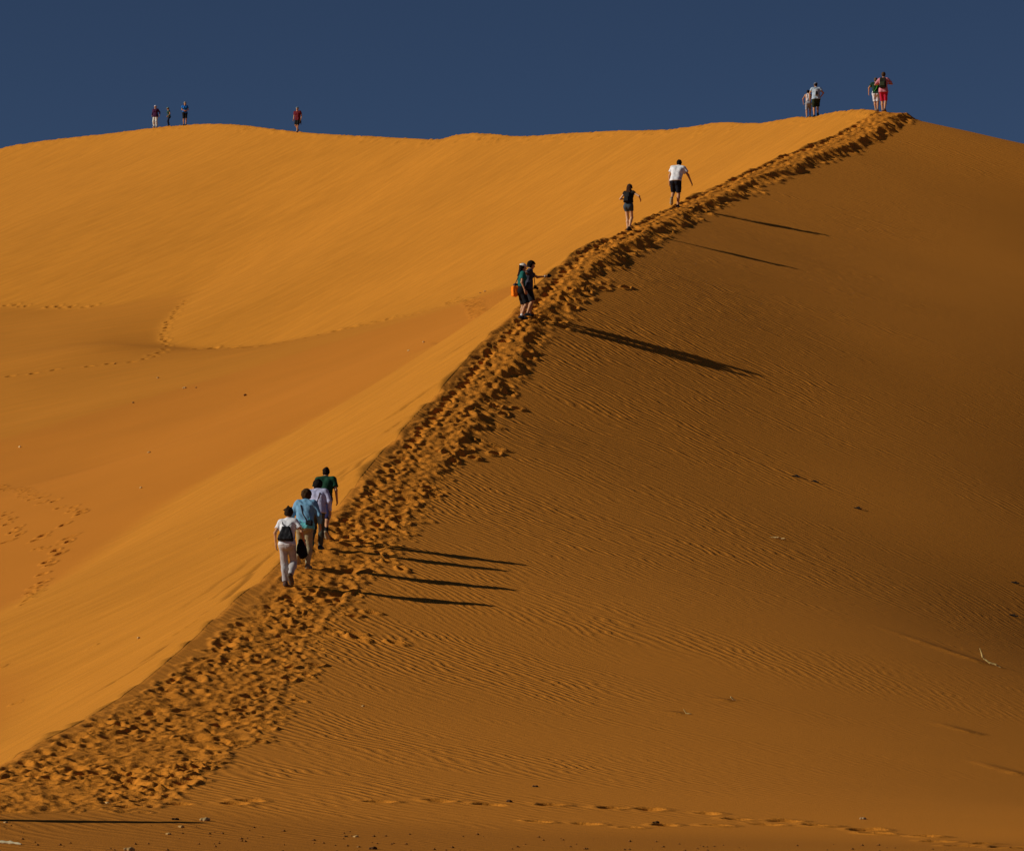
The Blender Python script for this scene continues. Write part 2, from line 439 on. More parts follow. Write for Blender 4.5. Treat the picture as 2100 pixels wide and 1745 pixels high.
def build_sheet():
    ny, nx = Z.shape
    me = bpy.data.meshes.new('sand_dune')
    co = np.stack([GXX, GYY, Z], -1).reshape(-1, 3).astype(np.float32)
    # plain far away
    n = ny * nx
    me.vertices.add(n); me.vertices.foreach_set('co', co.ravel())
    idx = np.arange(n, dtype=np.int32).reshape(ny, nx)
    q = np.stack([idx[:-1, :-1], idx[:-1, 1:], idx[1:, 1:], idx[1:, :-1]], -1).reshape(-1, 4)
    me.loops.add(q.size); me.loops.foreach_set('vertex_index', q.ravel())
    me.polygons.add(len(q)); me.polygons.foreach_set('loop_start', np.arange(0, q.size, 4, dtype=np.int32))
    me.update(calc_edges=True)
    bowl = (U < 0) | (GYY > 168)
    lf, fl = lattice('face', np.clip(GXX, -74, 74), np.clip(GYY, -11, 344)), lattice('floor', np.clip(GXX, -74, 74), np.clip(GYY, -11, 344))
    floor = np.where(bowl, smoothstep(-.15, .25, fl - lf), 0)
    LN = np.array([cast(u, v)[:2] for u, v in ((-60, 930), (0, 905), (150, 862), (273, 827), (440, 778), (656, 711), (800, 668), (900, 640))])
    red = floor * (1 - smoothstep(-1.0, 2.5, GYY - np.interp(GXX, LN[:, 0], LN[:, 1])))  # coarser red sand; the band's weaker sunlight is put into this colour too
    floor = .30 * floor + .70 * red
    trod = np.clip(np.maximum(TROD, MASKP), 0, 1)
    rip = np.where(bowl, 0.0, 1 - trod) * (1 - smoothstep(150, 175, GYY))
    rip = rip * (1 - .68 * smoothstep(5, 13, U)) * (1 + .45 * smoothstep(84, 98, GYY)) * (1 - .5 * smoothstep(132, 152, GYY)) * (1 - .45 * smoothstep(84, 58, GYY))
    rip = rip * (0.30 + 0.70 * smoothstep(0, .3, U - PATH_A(GYY)))
    yy = np.clip(GYY, 40, 200)
    ycs = np.arange(40, 201, 1.0); lam = np.interp(ycs, [40, 58, 76, 100, 120, 150, 200], [.44, .37, .30, .235, .215, .21, .21])
    ph = np.interp(yy, ycs, np.concatenate([[0], np.cumsum(.5 / lam[1:] + .5 / lam[:-1])]))
    xc = np.clip(GXX - RX[:, None], -3, 40)
    ph = ph + xc * np.interp(yy, [40, 58, 76, 100, 125, 200], [2.8, 3.7, 4.2, 2.55, 2.05, 1.9])
    ph = ph + 2.6 * vnoise(GXX * .16, GYY * .10, 41) + 1.0 * vnoise(GXX * .5, GYY * .35, 42)
    qo = .8 * GXX - .6 * GYY
    for name, arr in (('phase', ph), ('along', qo), ('shaded_relief', RELIEF_SHADE), ('churn', MASKP), ('bowl', bowl * 1.0), ('dark', 1 - smoothstep(50.5, 54.0, GYY)), ('ripple', rip), ('slip', np.where(bowl, 1 - floor, 0)), ('floor', floor), ('trod', trod)):
        at = me.attributes.new(name, 'FLOAT', 'POINT')
        at.data.foreach_set('value', arr.reshape(-1).astype(np.float32))
    ob = bpy.data.objects.new('sand_dune', me)
    COL.objects.link(ob)
    ob['kind'] = 'structure'
    return ob
# ------------------------------------------------------------------ materials
def new_mat(name):
    m = bpy.data.materials.new(name); m.use_nodes = True
    nt = m.node_tree; nt.nodes.clear()
    return m, nt
def node(nt, kind, **kw):
    n = nt.nodes.new(kind)
    for k, v in kw.items():
        if k in n.inputs:
            n.inputs[k].default_value = v
        else:
            setattr(n, k, v)
    return n

RIPPLE = 0.030
SAND = (0.63, 0.235, 0.023)
def sand_material():
    m, nt = new_mat('orange_sand')
    L = nt.links.new
    out = node(nt, 'ShaderNodeOutputMaterial'); bs = node(nt, 'ShaderNodeBsdfPrincipled')
    bs.inputs['Roughness'].default_value = 0.95; bs.inputs['Specular IOR Level'].default_value = 0.08
    L(bs.outputs[0], out.inputs[0])
    tc = node(nt, 'ShaderNodeTexCoord')
    def attr(n):
        a = node(nt, 'ShaderNodeAttribute'); a.attribute_name = n
        return a.outputs['Fac']
    def math_(op, a, b=None, c=None):
        n = node(nt, 'ShaderNodeMath', operation=op)
        for i, v in enumerate((a, b, c)):
            if v is None: continue
            if isinstance(v, (int, float)): n.inputs[i].default_value = v
            else: L(v, n.inputs[i])
        return n.outputs[0]
    def noise(scale, detail=2, rough=.5, vec=None):
        n = node(nt, 'ShaderNodeTexNoise'); n.inputs['Scale'].default_value = scale
        n.inputs['Detail'].default_value = detail; n.inputs['Roughness'].default_value = rough
        L(vec if vec is not None else tc.outputs['Object'], n.inputs['Vector'])
        return n.outputs['Fac']
    def mapping(rot, scale):
        n = node(nt, 'ShaderNodeMapping'); n.vector_type = 'TEXTURE'
        n.inputs['Rotation'].default_value = (0, 0, rot); n.inputs['Scale'].default_value = scale
        L(tc.outputs['Object'], n.inputs['Vector'])
        return n.outputs[0]
    # flatten z so that the ripples follow plan position
    # ripple phase
    sep = node(nt, 'ShaderNodeSeparateXYZ'); L(tc.outputs['Object'], sep.inputs[0])
    X, Y = sep.outputs[0], sep.outputs[1]
    flat = node(nt, 'ShaderNodeCombineXYZ'); L(X, flat.inputs[0]); L(Y, flat.inputs[1])
    F = flat.outputs[0]
    # ripples: a sum of near-equal waves, which gives forks and fading patches as on real sand
    mp = mapping(math.radians(-24), (2.6, .9, 1))
    wob = math_('MULTIPLY', noise(1.7, 2, .55, mp), 2.0)
    ph0 = math_('ADD', attr('phase'), wob); qo = attr('along')
    sn = None
    for (ep, dl, am, of) in ((0.0, .06, 1.0, 0), (.10, -.22, .8, 1.7), (-.11, .34, .8, 4.0), (.19, .27, .55, 2.2), (-.06, -.43, .6, 5.1), (.05, .62, .4, .3)):
        w = math_('SINE', math_('MULTIPLY', math_('ADD', math_('MULTIPLY', ph0, 1 + ep), math_('MULTIPLY', qo, dl)), 2 * math.pi))
        w = math_('MULTIPLY', w, am)
        sn = w if sn is None else math_('ADD', sn, w)
    sn = math_('TANH', math_('MULTIPLY', sn, .75))
    sn = math_('ADD', math_('MULTIPLY', sn, .5), .5)
    sn = math_('POWER', sn, 1.35)
    mp2 = mapping(math.radians(-22), (7.0, 1.5, 1))
    patch = noise(0.35, 2, .6, mp2)
    pr = node(nt, 'ShaderNodeMapRange'); L(patch, pr.inputs[0])
    pr.inputs[1].default_value = .36; pr.inputs[2].default_value = .66; pr.inputs[3].default_value = .18; pr.inputs[4].default_value = 1.0
    rip = math_('MULTIPLY', math_('MULTIPLY', sn, pr.outputs[0]), attr('ripple'))
    # slip-face streaks
    mp3 = mapping(math.radians(20), (9.0, .5, 1))
    st = noise(1.0, 4, .6, mp3)
    strk = math_('MULTIPLY', st, attr('slip'))
    grain = noise(38, 3, .7)
    lump = noise(7, 3, .6)
    h = math_('MULTIPLY', rip, RIPPLE)
    h = math_('ADD', h, math_('MULTIPLY', strk, 0.026))
    h = math_('ADD', h, math_('MULTIPLY', grain, 0.008))
    h = math_('ADD', h, math_('MULTIPLY', math_('MULTIPLY', math_('ADD', lump, math_('MULTIPLY', noise(17, 3, .65), .5)), attr('trod')), 0.026))
    bp = node(nt, 'ShaderNodeBump'); bp.inputs['Strength'].default_value = 1.0; bp.inputs['Distance'].default_value = 1.0
    L(h, bp.inputs['Height']); L(bp.outputs[0], bs.inputs['Normal'])
    # colour
    mix = node(nt, 'ShaderNodeMix'); mix.data_type = 'RGBA'
    mix.inputs[6].default_value = (*SAND, 1); mix.inputs[7].default_value = (0.57, 0.192, 0.020, 1)
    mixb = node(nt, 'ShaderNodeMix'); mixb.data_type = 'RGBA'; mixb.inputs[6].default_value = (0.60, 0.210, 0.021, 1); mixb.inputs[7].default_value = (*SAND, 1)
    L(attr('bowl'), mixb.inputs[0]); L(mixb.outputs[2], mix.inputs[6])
    L(math_('MULTIPLY', attr('floor'), 0.85), mix.inputs[0])
    mixt = node(nt, 'ShaderNodeMix'); mixt.data_type = 'RGBA'; mixt.inputs[7].default_value = (0.62, 0.212, 0.019, 1)
    L(math_('MULTIPLY', attr('churn'), 0.8), mixt.inputs[0]); L(mix.outputs[2], mixt.inputs[6])
    var = noise(0.12, 4, .6)
    vv = math_('ADD', math_('MULTIPLY', var, .22), .89)
    gv = math_('ADD', math_('MULTIPLY', noise(30, 3, .8), .44), .78)
    mul = node(nt, 'ShaderNodeMix'); mul.data_type = 'RGBA'; mul.blend_type = 'MULTIPLY'; mul.inputs[0].default_value = 1
    cmb = node(nt, 'ShaderNodeCombineColor'); t = math_('MULTIPLY', vv, gv)
    sv = math_('SUBTRACT', 1.0, math_('MULTIPLY', attr('shaded_relief'), .42)); t = math_('MULTIPLY', t, sv)  # painted shade of grooves and drift backs darkens the base colour
    sr = node(nt, 'ShaderNodeMapRange'); L(st, sr.inputs[0]); sr.inputs[1].default_value = .35; sr.inputs[2].default_value = .68; sr.inputs[3].default_value = .13; sr.inputs[4].default_value = 0.0
    t = math_('MULTIPLY', t, math_('SUBTRACT', 1.0, math_('MULTIPLY', sr.outputs[0], attr('slip'))))
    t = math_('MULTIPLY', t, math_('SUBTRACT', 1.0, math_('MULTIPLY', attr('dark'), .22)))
    for i in range(3): L(t, cmb.inputs[i])
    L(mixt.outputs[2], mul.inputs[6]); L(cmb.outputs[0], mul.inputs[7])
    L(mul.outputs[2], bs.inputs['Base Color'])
    return m

# ------------------------------------------------------------------ sun and sky
SUN_EL = math.radians(25.0)
SUN_AZ = math.radians(258.5)          # clockwise from +Y (the way the camera looks)
def light():
    w = bpy.data.worlds.new('World'); scene.world = w; w.use_nodes = True
    nt = w.node_tree; nt.nodes.clear()
    sky = nt.nodes.new('ShaderNodeTexSky'); sky.sky_type = 'NISHITA'; sky.sun_disc = False
    sky.sun_elevation = SUN_EL; sky.sun_rotation = SUN_AZ
    sky.altitude = 3000; sky.air_density = 0.55; sky.dust_density = 0.03; sky.ozone_density = 3.0
    bg = nt.nodes.new('ShaderNodeBackground'); bg.inputs['Strength'].default_value = 0.05
    out = nt.nodes.new('ShaderNodeOutputWorld')
    nt.links.new(sky.outputs[0], bg.inputs[0]); nt.links.new(bg.outputs[0], out.inputs[0])
    sd = bpy.data.lights.new('sun', 'SUN'); sd.energy = 5.0; sd.angle = math.radians(0.5); sd.color = (1.0, 0.95, 0.86)
    so = bpy.data.objects.new('sun', sd); COL.objects.link(so)
    d = Vector((math.sin(SUN_AZ) * math.cos(SUN_EL), math.cos(SUN_AZ) * math.cos(SUN_EL), math.sin(SUN_EL)))
    so.rotation_euler = d.to_track_quat('Z', 'Y').to_euler()
    so.location = (-40, 20, 60)
    scene.view_settings.view_transform = 'Standard'; scene.view_settings.look = 'None'
    scene.view_settings.gamma = 1.0; scene.view_settings.exposure = EXPOSURE
EXPOSURE = -0.54
# ------------------------------------------------------------------ implicit-surface modeller
class Field:
    def __init__(self, lo, hi, h):
        self.lo = np.array(lo, float); self.h = h
        self.n = np.ceil((np.array(hi, float) - self.lo) / h).astype(int) + 1
        self.d = np.full(self.n, 0.5, np.float32)
    def win(self, lo, hi):
        a = np.clip(np.floor((lo - self.lo) / self.h).astype(int), 0, self.n)
        b = np.clip(np.ceil((hi - self.lo) / self.h).astype(int) + 1, 0, self.n)
        if np.any(b - a < 1):
            return None, None
        ax = [(self.lo[i] + self.h * np.arange(a[i], b[i])).astype(np.float32) for i in range(3)]
        return tuple(slice(a[i], b[i]) for i in range(3)), np.meshgrid(*ax, indexing='ij', sparse=True)
    def put(self, w, d, k, op='u'):
        o = self.d[w]
        if op == 'u':
            if k > 0:
                hh = np.clip(0.5 + 0.5 * (o - d) / k, 0, 1)
                self.d[w] = o * (1 - hh) + d * hh - k * hh * (1 - hh)
            else:
                self.d[w] = np.minimum(o, d)
        else:
            self.d[w] = np.maximum(o, -d)
    def cone(self, a, b, ra, rb, k=0.03, flat0=False, flat1=False, op='u'):
        a, b = np.asarray(a, float), np.asarray(b, float)
        pad = max(ra, rb) + 0.05
        w, g = self.win(np.minimum(a, b) - pad, np.maximum(a, b) + pad)
        if w is None: return
        ab = b - a; L2 = float(ab @ ab) + 1e-9; L = math.sqrt(L2)
        p = [g[i] - np.float32(a[i]) for i in range(3)]
        tr = (p[0] * ab[0] + p[1] * ab[1] + p[2] * ab[2]) / L2
        t = np.clip(tr, 0, 1)
        d = np.sqrt((p[0] - t * ab[0]) ** 2 + (p[1] - t * ab[1]) ** 2 + (p[2] - t * ab[2]) ** 2) - (ra + (rb - ra) * t)
        if flat1: d = np.maximum(d, (tr - 1) * L)
        if flat0: d = np.maximum(d, -tr * L)
        self.put(w, d, k, op)
    def ell(self, c, r, R=None, k=0.02, op='u'):
        c, r = np.asarray(c, float), np.asarray(r, float)
        pad = float(max(r)) + 0.05
        w, g = self.win(c - pad, c + pad)
        if w is None: return
        p = [g[i] - np.float32(c[i]) for i in range(3)]
        if R is not None:
            p = [R[0][i] * p[0] + R[1][i] * p[1] + R[2][i] * p[2] for i in range(3)]
        q = np.sqrt((p[0] / r[0]) ** 2 + (p[1] / r[1]) ** 2 + (p[2] / r[2]) ** 2)
        self.put(w, (q - 1) * float(min(r)), k, op)
    def box(self, c, half, R, rad, k=0.0, taper=0.0):
        c = np.asarray(c, float); pad = float(np.linalg.norm(half)) + rad + .03
        w, g = self.win(c - pad, c + pad)
        if w is None: return
        p = [g[i] - np.float32(c[i]) for i in range(3)]
        p = [R[0][i] * p[0] + R[1][i] * p[1] + R[2][i] * p[2] for i in range(3)]
        sc = 1 - taper * np.clip(p[2] / half[2], -1, 1)
        q = [np.abs(p[0]) - half[0] * sc, np.abs(p[1]) - half[1] * sc, np.abs(p[2]) - half[2]]
        o = np.sqrt(np.maximum(q[0], 0) ** 2 + np.maximum(q[1], 0) ** 2 + np.maximum(q[2], 0) ** 2)
        self.put(w, o + np.minimum(np.maximum(q[0], np.maximum(q[1], q[2])), 0) - rad, k)
    def grid(self):
        return np.meshgrid(*[(self.lo[i] + self.h * np.arange(self.n[i])).astype(np.float32) for i in range(3)], indexing='ij', sparse=True)
    def cut(self, pt, nrm):
        """drop everything on the side nrm points to"""
        g = self.grid(); nrm = np.asarray(nrm, float) / np.linalg.norm(nrm)
        self.d = np.maximum(self.d, sum(nrm[i] * (g[i] - pt[i]) for i in range(3)).astype(np.float32))
    def wrinkle(self, amp, f, seed):
        g = self.grid()
        r = np.random.default_rng(seed)
        s = 0
        for i in range(5):
            kx, ky, kz = r.normal(size=3) * f
            s = s + np.sin(kx * g[0] + ky * g[1] + kz * g[2] + r.uniform(0, 6)) * (1 + .5 * np.sin(ky * .7 * g[0] - kx * .6 * g[2] + i))
        self.d = self.d + (amp * s / 3).astype(np.float32)
    def mesh(self, name):
        d = self.d
        s = d < 0
        nx, ny, nz = d.shape
        c = np.zeros((nx - 1, ny - 1, nz - 1), np.int8)
        for i in (0, 1):
            for j in (0, 1):
                for k in (0, 1):
                    c += s[i:nx - 1 + i, j:ny - 1 + j, k:nz - 1 + k]
        act = np.argwhere((c > 0) & (c < 8))
        me = bpy.data.meshes.new(name)
        if not len(act):
            return me
        vid = np.full(c.shape, -1, np.int32); vid[tuple(act.T)] = np.arange(len(act))
        acc = np.zeros((len(act), 3)); cnt = np.zeros(len(act))
        corners = [(i, j, k) for i in (0, 1) for j in (0, 1) for k in (0, 1)]
        val = {o: d[act[:, 0] + o[0], act[:, 1] + o[1], act[:, 2] + o[2]].astype(float) for o in corners}
        for o in corners:
            for ax in range(3):
                if o[ax]: continue
                e = list(o); e[ax] = 1; e = tuple(e)
                v0, v1 = val[o], val[e]
                m = (v0 < 0) != (v1 < 0)
                t = np.where(m, v0 / np.where(m, v0 - v1, 1), 0)
                p = np.array(o, float)[None, :] + t[:, None] * (np.array(e, float) - np.array(o, float))[None, :]
                acc += p * m[:, None]; cnt += m
        co = self.lo + self.h * (act + acc / cnt[:, None])
        faces = []
        for ax in range(3):
            a1, a2 = (ax + 1) % 3, (ax + 2) % 3
            sl0 = [slice(None)] * 3; sl1 = [slice(None)] * 3
            sl0[ax] = slice(0, d.shape[ax] - 1); sl1[ax] = slice(1, d.shape[ax])
            A, B = s[tuple(sl0)], s[tuple(sl1)]
            e = np.argwhere(A != B)
            ok = (e[:, a1] > 0) & (e[:, a2] > 0) & (e[:, a1] < c.shape[a1]) & (e[:, a2] < c.shape[a2])
            e = e[ok]
            ins = A[tuple(e.T)]
            q = []
            for (da, db) in ((-1, -1), (0, -1), (0, 0), (-1, 0)):
                f = e.copy(); f[:, a1] += da; f[:, a2] += db
                q.append(vid[tuple(f.T)])
            q = np.stack(q, 1)
            q[~ins] = q[~ins][:, ::-1]
            faces.append(q)
        q = np.concatenate(faces).astype(np.int32)
        q = q[(q >= 0).all(1)]
        me.vertices.add(len(co)); me.vertices.foreach_set('co', co.astype(np.float32).ravel())
        me.loops.add(q.size); me.loops.foreach_set('vertex_index', q.ravel())
        me.polygons.add(len(q)); me.polygons.foreach_set('loop_start', np.arange(0, q.size, 4, dtype=np.int32))
        me.update(calc_edges=True)
        return me

MATS = {}
def mat(col, rough=0.85, weave=True, spec=0.15):
    key = (tuple(col), rough)
    if key in MATS: return MATS[key]
    m, nt = new_mat('cloth_%d' % len(MATS))
    L = nt.links.new
    out = node(nt, 'ShaderNodeOutputMaterial'); bs = node(nt, 'ShaderNodeBsdfPrincipled')
    bs.inputs['Roughness'].default_value = rough; bs.inputs['Specular IOR Level'].default_value = spec
    tc = node(nt, 'ShaderNodeTexCoord')
    n = node(nt, 'ShaderNodeTexNoise'); n.inputs['Scale'].default_value = 9; n.inputs['Detail'].default_value = 4
    L(tc.outputs['Object'], n.inputs['Vector'])
    r = node(nt, 'ShaderNodeMapRange'); r.inputs[1].default_value = .3; r.inputs[2].default_value = .7
    r.inputs[3].default_value = .82; r.inputs[4].default_value = 1.12
    L(n.outputs['Fac'], r.inputs[0])
    mx = node(nt, 'ShaderNodeMix'); mx.data_type = 'RGBA'; mx.blend_type = 'MULTIPLY'; mx.inputs[0].default_value = 1
    mx.inputs[6].default_value = (*col, 1); L(r.outputs[0], mx.inputs[7])
    L(mx.outputs[2], bs.inputs['Base Color'])
    b = node(nt, 'ShaderNodeBump'); b.inputs['Distance'].default_value = 0.01; b.inputs['Strength'].default_value = .6
    n2 = node(nt, 'ShaderNodeTexNoise'); n2.inputs['Scale'].default_value = 26; n2.inputs['Detail'].default_value = 3
    L(tc.outputs['Object'], n2.inputs['Vector'])
    L(n2.outputs['Fac'], b.inputs['Height']); L(b.outputs[0], bs.inputs['Normal'])
    L(bs.outputs[0], out.inputs[0])
    MATS[key] = m
    return m

SKIN = (0.55, 0.27, 0.125); SKIN_PALE = (0.64, 0.36, 0.19)
BROWN = (0.055, 0.028, 0.012); DARK = (0.012, 0.009, 0.007)

def V3(*a): return np.array(a, float)
def unit(v): return v / (np.linalg.norm(v) + 1e-9)

def ik(a, c, l1, l2, pole):
    v = c - a; L = np.linalg.norm(v)
    if L > (l1 + l2) * 0.998:
        c = a + v / L * (l1 + l2) * 0.998; v = c - a; L = np.linalg.norm(v)
    x = (l1 * l1 - l2 * l2 + L * L) / (2 * L)
    hgt = math.sqrt(max(0, l1 * l1 - x * x))
    n = v / L; p = pole - n * (pole @ n); p = unit(p)
    return a + n * x + p * hgt, c

def new_obj(name, me, parent=None, m=None, loc=None, rz=0.0):
    o = bpy.data.objects.new(name, me); COL.objects.link(o)
    if m is not None: me.materials.append(m)
    if parent is not None: o.parent = parent
    if loc is not None: o.location = loc
    o.rotation_euler = (0, 0, rz)
    return o

def zgrid(x, y):
    """height of the finished sand sheet, prints included"""
    j = int(np.clip(np.searchsorted(ROWS, y) - 1, 0, len(ROWS) - 2))
    ty = (y - ROWS[j]) / (ROWS[j + 1] - ROWS[j])
    z = []
    for jj in (j, j + 1):
        i = int(np.clip(np.searchsorted(GXX[jj], x) - 1, 0, len(WC) - 2))
        t = (x - GXX[jj, i]) / (GXX[jj, i + 1] - GXX[jj, i])
        z.append(Z[jj, i] * (1 - t) + Z[jj, i + 1] * t)
    return z[0] * (1 - ty) + z[1] * ty

class Person:
    """local frame: x to the person's right, y the way they face, z up; origin on the ground"""
    def __init__(s, label, root, heading, height, fem=False, lean=0.1, side=0.0, feet=((-.09, .18, 0, 0), (.09, -.22, .10, .6)), arms=None,
                 head=(0.0, 0.0), skin=SKIN, h=0.010, drop=0.0, twist=0.0, stout=1.0, group=None):
        s.h = h; s.root_w = root; s.heading = heading; s.skin = skin; s.fem = fem
        k = s.k = height / 1.725
        s.ch, s.sh = math.cos(heading), math.sin(heading)
        s.st = stout
        ank = []
        for (x, y, lift, pitch) in feet:
            x, y = x * k, y * k
            wx, wy = root[0] + x * s.ch - y * s.sh, root[1] + x * s.sh + y * s.ch
            gz = zgrid(wx, wy) - root[2]
            ank.append(V3(x, y, gz + lift * k + (0.075 + 0.12 * math.sin(max(0, pitch))) * k))
        legL = 0.845 * k
        hx = 0.085 * k
        pz = 1e9
        for a, (x, y, lift, pitch), sx in zip(ank, feet, (-1, 1)):
            hz = (a[0] - sx * hx) ** 2 + (a[1]) ** 2
            if lift < 0.05:
                pz = min(pz, a[2] + math.sqrt(max(0.2, (legL * 0.992) ** 2 - hz)))
        s.pv = V3(0, 0.0, pz + 0.02 * k - drop * k)
        s.lean = lean
        up = s.up = unit(V3(math.sin(side), math.sin(lean), math.cos(lean)))
        rt = V3(math.cos(twist), math.sin(twist), 0); s.rt = unit(rt - up * (rt @ up)); s.fw = np.cross(s.up, s.rt)
        sw = (0.165 if fem else 0.19) * k
        s.nb = s.pv + up * 0.545 * k + s.fw * 0.012 * k
        s.shd = [s.pv + up * 0.485 * k - s.rt * sw, s.pv + up * 0.485 * k + s.rt * sw]
        s.hip = [s.pv + V3(-hx, 0, -0.02 * k), s.pv + V3(hx, 0, -0.02 * k)]
        s.ank, s.knee = [], []
        for i in (0, 1):
            kn, an = ik(s.hip[i], ank[i], 0.43 * k, 0.42 * k, V3((-.1, .1)[i], 1, 0.0))
            s.knee.append(kn); s.ank.append(an)
        s.pitch = [feet[0][3], feet[1][3]]
        yaw, pit = head
        hd = unit(up * 0.45 + V3(0, 0, 1) * 0.55)
        s.hf = unit(V3(math.sin(yaw) * math.cos(pit), math.cos(yaw) * math.cos(pit), -math.sin(pit)))
        s.hf = unit(s.hf)
        s.hr = unit(np.cross(s.hf, V3(0, 0, 1))); s.hu = np.cross(s.hr, s.hf)
        s.hc = s.nb + hd * 0.10 * k + s.hu * 0.045 * k + s.hf * 0.02 * k
        s.elb, s.wri = [], []
        arms = arms or (((-.06, 0.02, -.52), (-.6, -1, 0)), ((.06, .02, -.52), (.6, -1, 0)))
        for i, (tgt, pole) in enumerate(arms):
            e, w = ik(s.shd[i], s.shd[i] + V3(*tgt) * k, 0.285 * k, 0.255 * k, V3(*pole))
            s.elb.append(e); s.wri.append(w)
        s.arms = arms
        allp = np.array(s.ank + s.knee + s.elb + s.wri + [s.hc, s.pv] + s.shd)
        s.lo = allp.min(0) - 0.30 * k; s.hi = allp.max(0) + 0.30 * k
        s.lo[2] = min(a[2] for a in s.ank) - 0.16
        s.root = bpy.data.objects.new('person', None); COL.objects.link(s.root)
        s.root.empty_display_size = .3
        s.root.location = root; s.root.rotation_euler = (0, 0, heading)
        s.root['label'] = label; s.root['category'] = 'person'
        if group: s.root['group'] = group
        s.body()
    def world(s, p):
        return V3(s.root_w[0] + p[0] * s.ch - p[1] * s.sh, s.root_w[1] + p[0] * s.sh + p[1] * s.ch, s.root_w[2] + p[2])
    def field(s): return Field(s.lo, s.hi, s.h)
    # torso cones; e = how far the cloth stands off the skin
    def torso(s, f, e=0.0, lower=True):
        k, r, u, P = s.k, s.rt, s.up, s.pv
        b = s.st
        wz = 0.9 if s.fem else 1.0
        for sx in (-1, 1):
            f.cone(P + r * sx * .062 * k - u * .02 * k, P + r * sx * .058 * wz * k + u * .17 * k, (.112 * b + e) * k, (.094 * b * wz + e) * k, .05)
            f.cone(P + r * sx * .058 * wz * k + u * .17 * k, P + r * sx * .078 * wz * k + u * .38 * k, (.094 * b * wz + e) * k, (.104 * wz + e) * k, .05)
            f.cone(P + r * sx * .078 * wz * k + u * .38 * k, s.shd[(sx + 1) // 2] - r * sx * .035 * k + u * .0 * k, (.100 * wz + e) * k, (.055 + e) * k, .05)
            f.cone(s.nb - u * .01 * k, s.shd[(sx + 1) // 2] - r * sx * .02 * k, (.052 + e) * k, (.050 + e) * k, .05)
            if s.fem:
                f.ell(P + r * sx * .075 * k + u * .36 * k + s.fw * .08 * k, np.array([.062, .055, .062]) * k + e * k, None, .04)
            f.ell(s.pv + r * sx * .062 * k - s.fw * .045 * k - V3(0, 0, .045) * k, np.array([.085, .085, .095]) * k + e * k, None, .05)
    def leg(s, f, i, e0=0.0, e1=0.0, upto=2.0, flat=False):
        """upto: 0..1 along the thigh, 1..2 along the shin"""
        k = s.k; fat = s.st if not s.fem else s.st * 1.02
        H, K, A = s.hip[i], s.knee[i], s.ank[i]
        if upto <= 1:
            f.cone(H, H + (K - H) * upto, (.086 * fat + e0) * k, (.086 * fat + (.056 - .086 * fat) * upto + e1) * k, .04, flat1=flat)
            return
        f.cone(H, K, (.086 * fat + e0) * k, (.056 + (e0 + e1) / 2) * k, .04)
        d = A - K; t = upto - 1
        m = K + d * .32 - s.fwl(i) * .012 * k
        f.cone(K, K + d * min(t, .32) - s.fwl(i) * .012 * k, (.052 + (e0 + e1) / 2) * k, (.055 + e1) * k, .03)
        if t > .32:
            q = (t - .32) / .68
            f.cone(m, m + (A - m) * q, (.055 + e1) * k, (.055 - .018 * q + e1) * k, .03, flat1=flat)
    def fwl(s, i):
        d = unit(s.ank[i] - s.knee[i]); q = V3(0, 1, 0)
        return unit(q - d * (q @ d))
    def toe(s, i):
        p = s.pitch[i]
        return V3((-.14, .14)[i], math.cos(p), -math.sin(p))
    def foot(s, f, i, e=0.0):
        k = s.k; A = s.ank[i]; t = unit(s.toe(i)); dn = V3(0, -math.sin(s.pitch[i]), -math.cos(s.pitch[i]))
        heel = A + dn * .035 * k - t * .045 * k; ball = A + dn * .045 * k + t * .12 * k; tip = A + dn * .05 * k + t * .175 * k
        sd = np.cross(t, dn)
        for q in (-1, 1):
            f.cone(heel + sd * q * .008 * k, ball + sd * q * .018 * k, (.034 + e) * k, (.028 + e) * k, .02)
            f.cone(ball + sd * q * .018 * k, tip + sd * q * .012 * k, (.028 + e) * k, (.023 + e) * k, .02)
        f.cone(A, A + dn * .02 * k + t * .04 * k, (.038 + e) * k, (.036 + e) * k, .03)
    def arm(s, f, i, e0=0.0, e1=0.0, upto=2.0, flat=False):
        k = s.k; th = 0.88 if s.fem else 1.0
        S, E, W = s.shd[i], s.elb[i], s.wri[i]
        if upto <= 1:
            f.cone(S, S + (E - S) * upto, (.050 * th + e0) * k, (.044 * th + e1) * k, .03, flat1=flat)
            return
        f.cone(S, E, (.050 * th + e0) * k, (.038 * th + e1) * k, .03)
        t = upto - 1
        f.cone(E, E + (W - E) * t, (.038 * th + e1) * k, (.038 * th - .013 * t + e1) * k, .02, flat1=flat)
    def hand(s, f, i):
        k = s.k; E, W = s.elb[i], s.wri[i]
        d = unit(W - E); sx = (-1, 1)[i]
        n = V3(-sx, 0.15, 0); n = unit(n - d * (n @ d))       # palm faces the thigh
        side = np.cross(d, n) * sx
        if side[1] < 0: side = -side                           # thumb side looks forward
        pm = W + d * .075 * k
        for q in (-1, 0, 1):
            f.cone(W + side * q * .012 * k, pm + side * q * .022 * k, .019 * k, .016 * k, .012)
        rf = max(.0088 * k, s.h * .92)
        for j, (o, L) in enumerate(((.031, .070), (.011, .080), (-.010, .074), (-.030, .058))):
            a = pm + side * o * k; m = a + unit(d + n * .25 + side * o * 2) * L * .5 * k; t = m + unit(d + n * .9) * L * .5 * k
            f.cone(a, m, rf * 1.05, rf, .006); f.cone(m, t, rf, rf * .9, .004)
        a = W + d * .03 * k + side * .028 * k; m = a + unit(d + side * .9 + n * .2) * .035 * k; t = m + unit(d + side * .25 + n * .35) * .032 * k
        f.cone(a, m, rf * 1.25, rf * 1.1, .008); f.cone(m, t, rf * 1.1, rf, .004)
        s.grip = getattr(s, 'grip', {}); s.grip[i] = pm + n * .03 * k
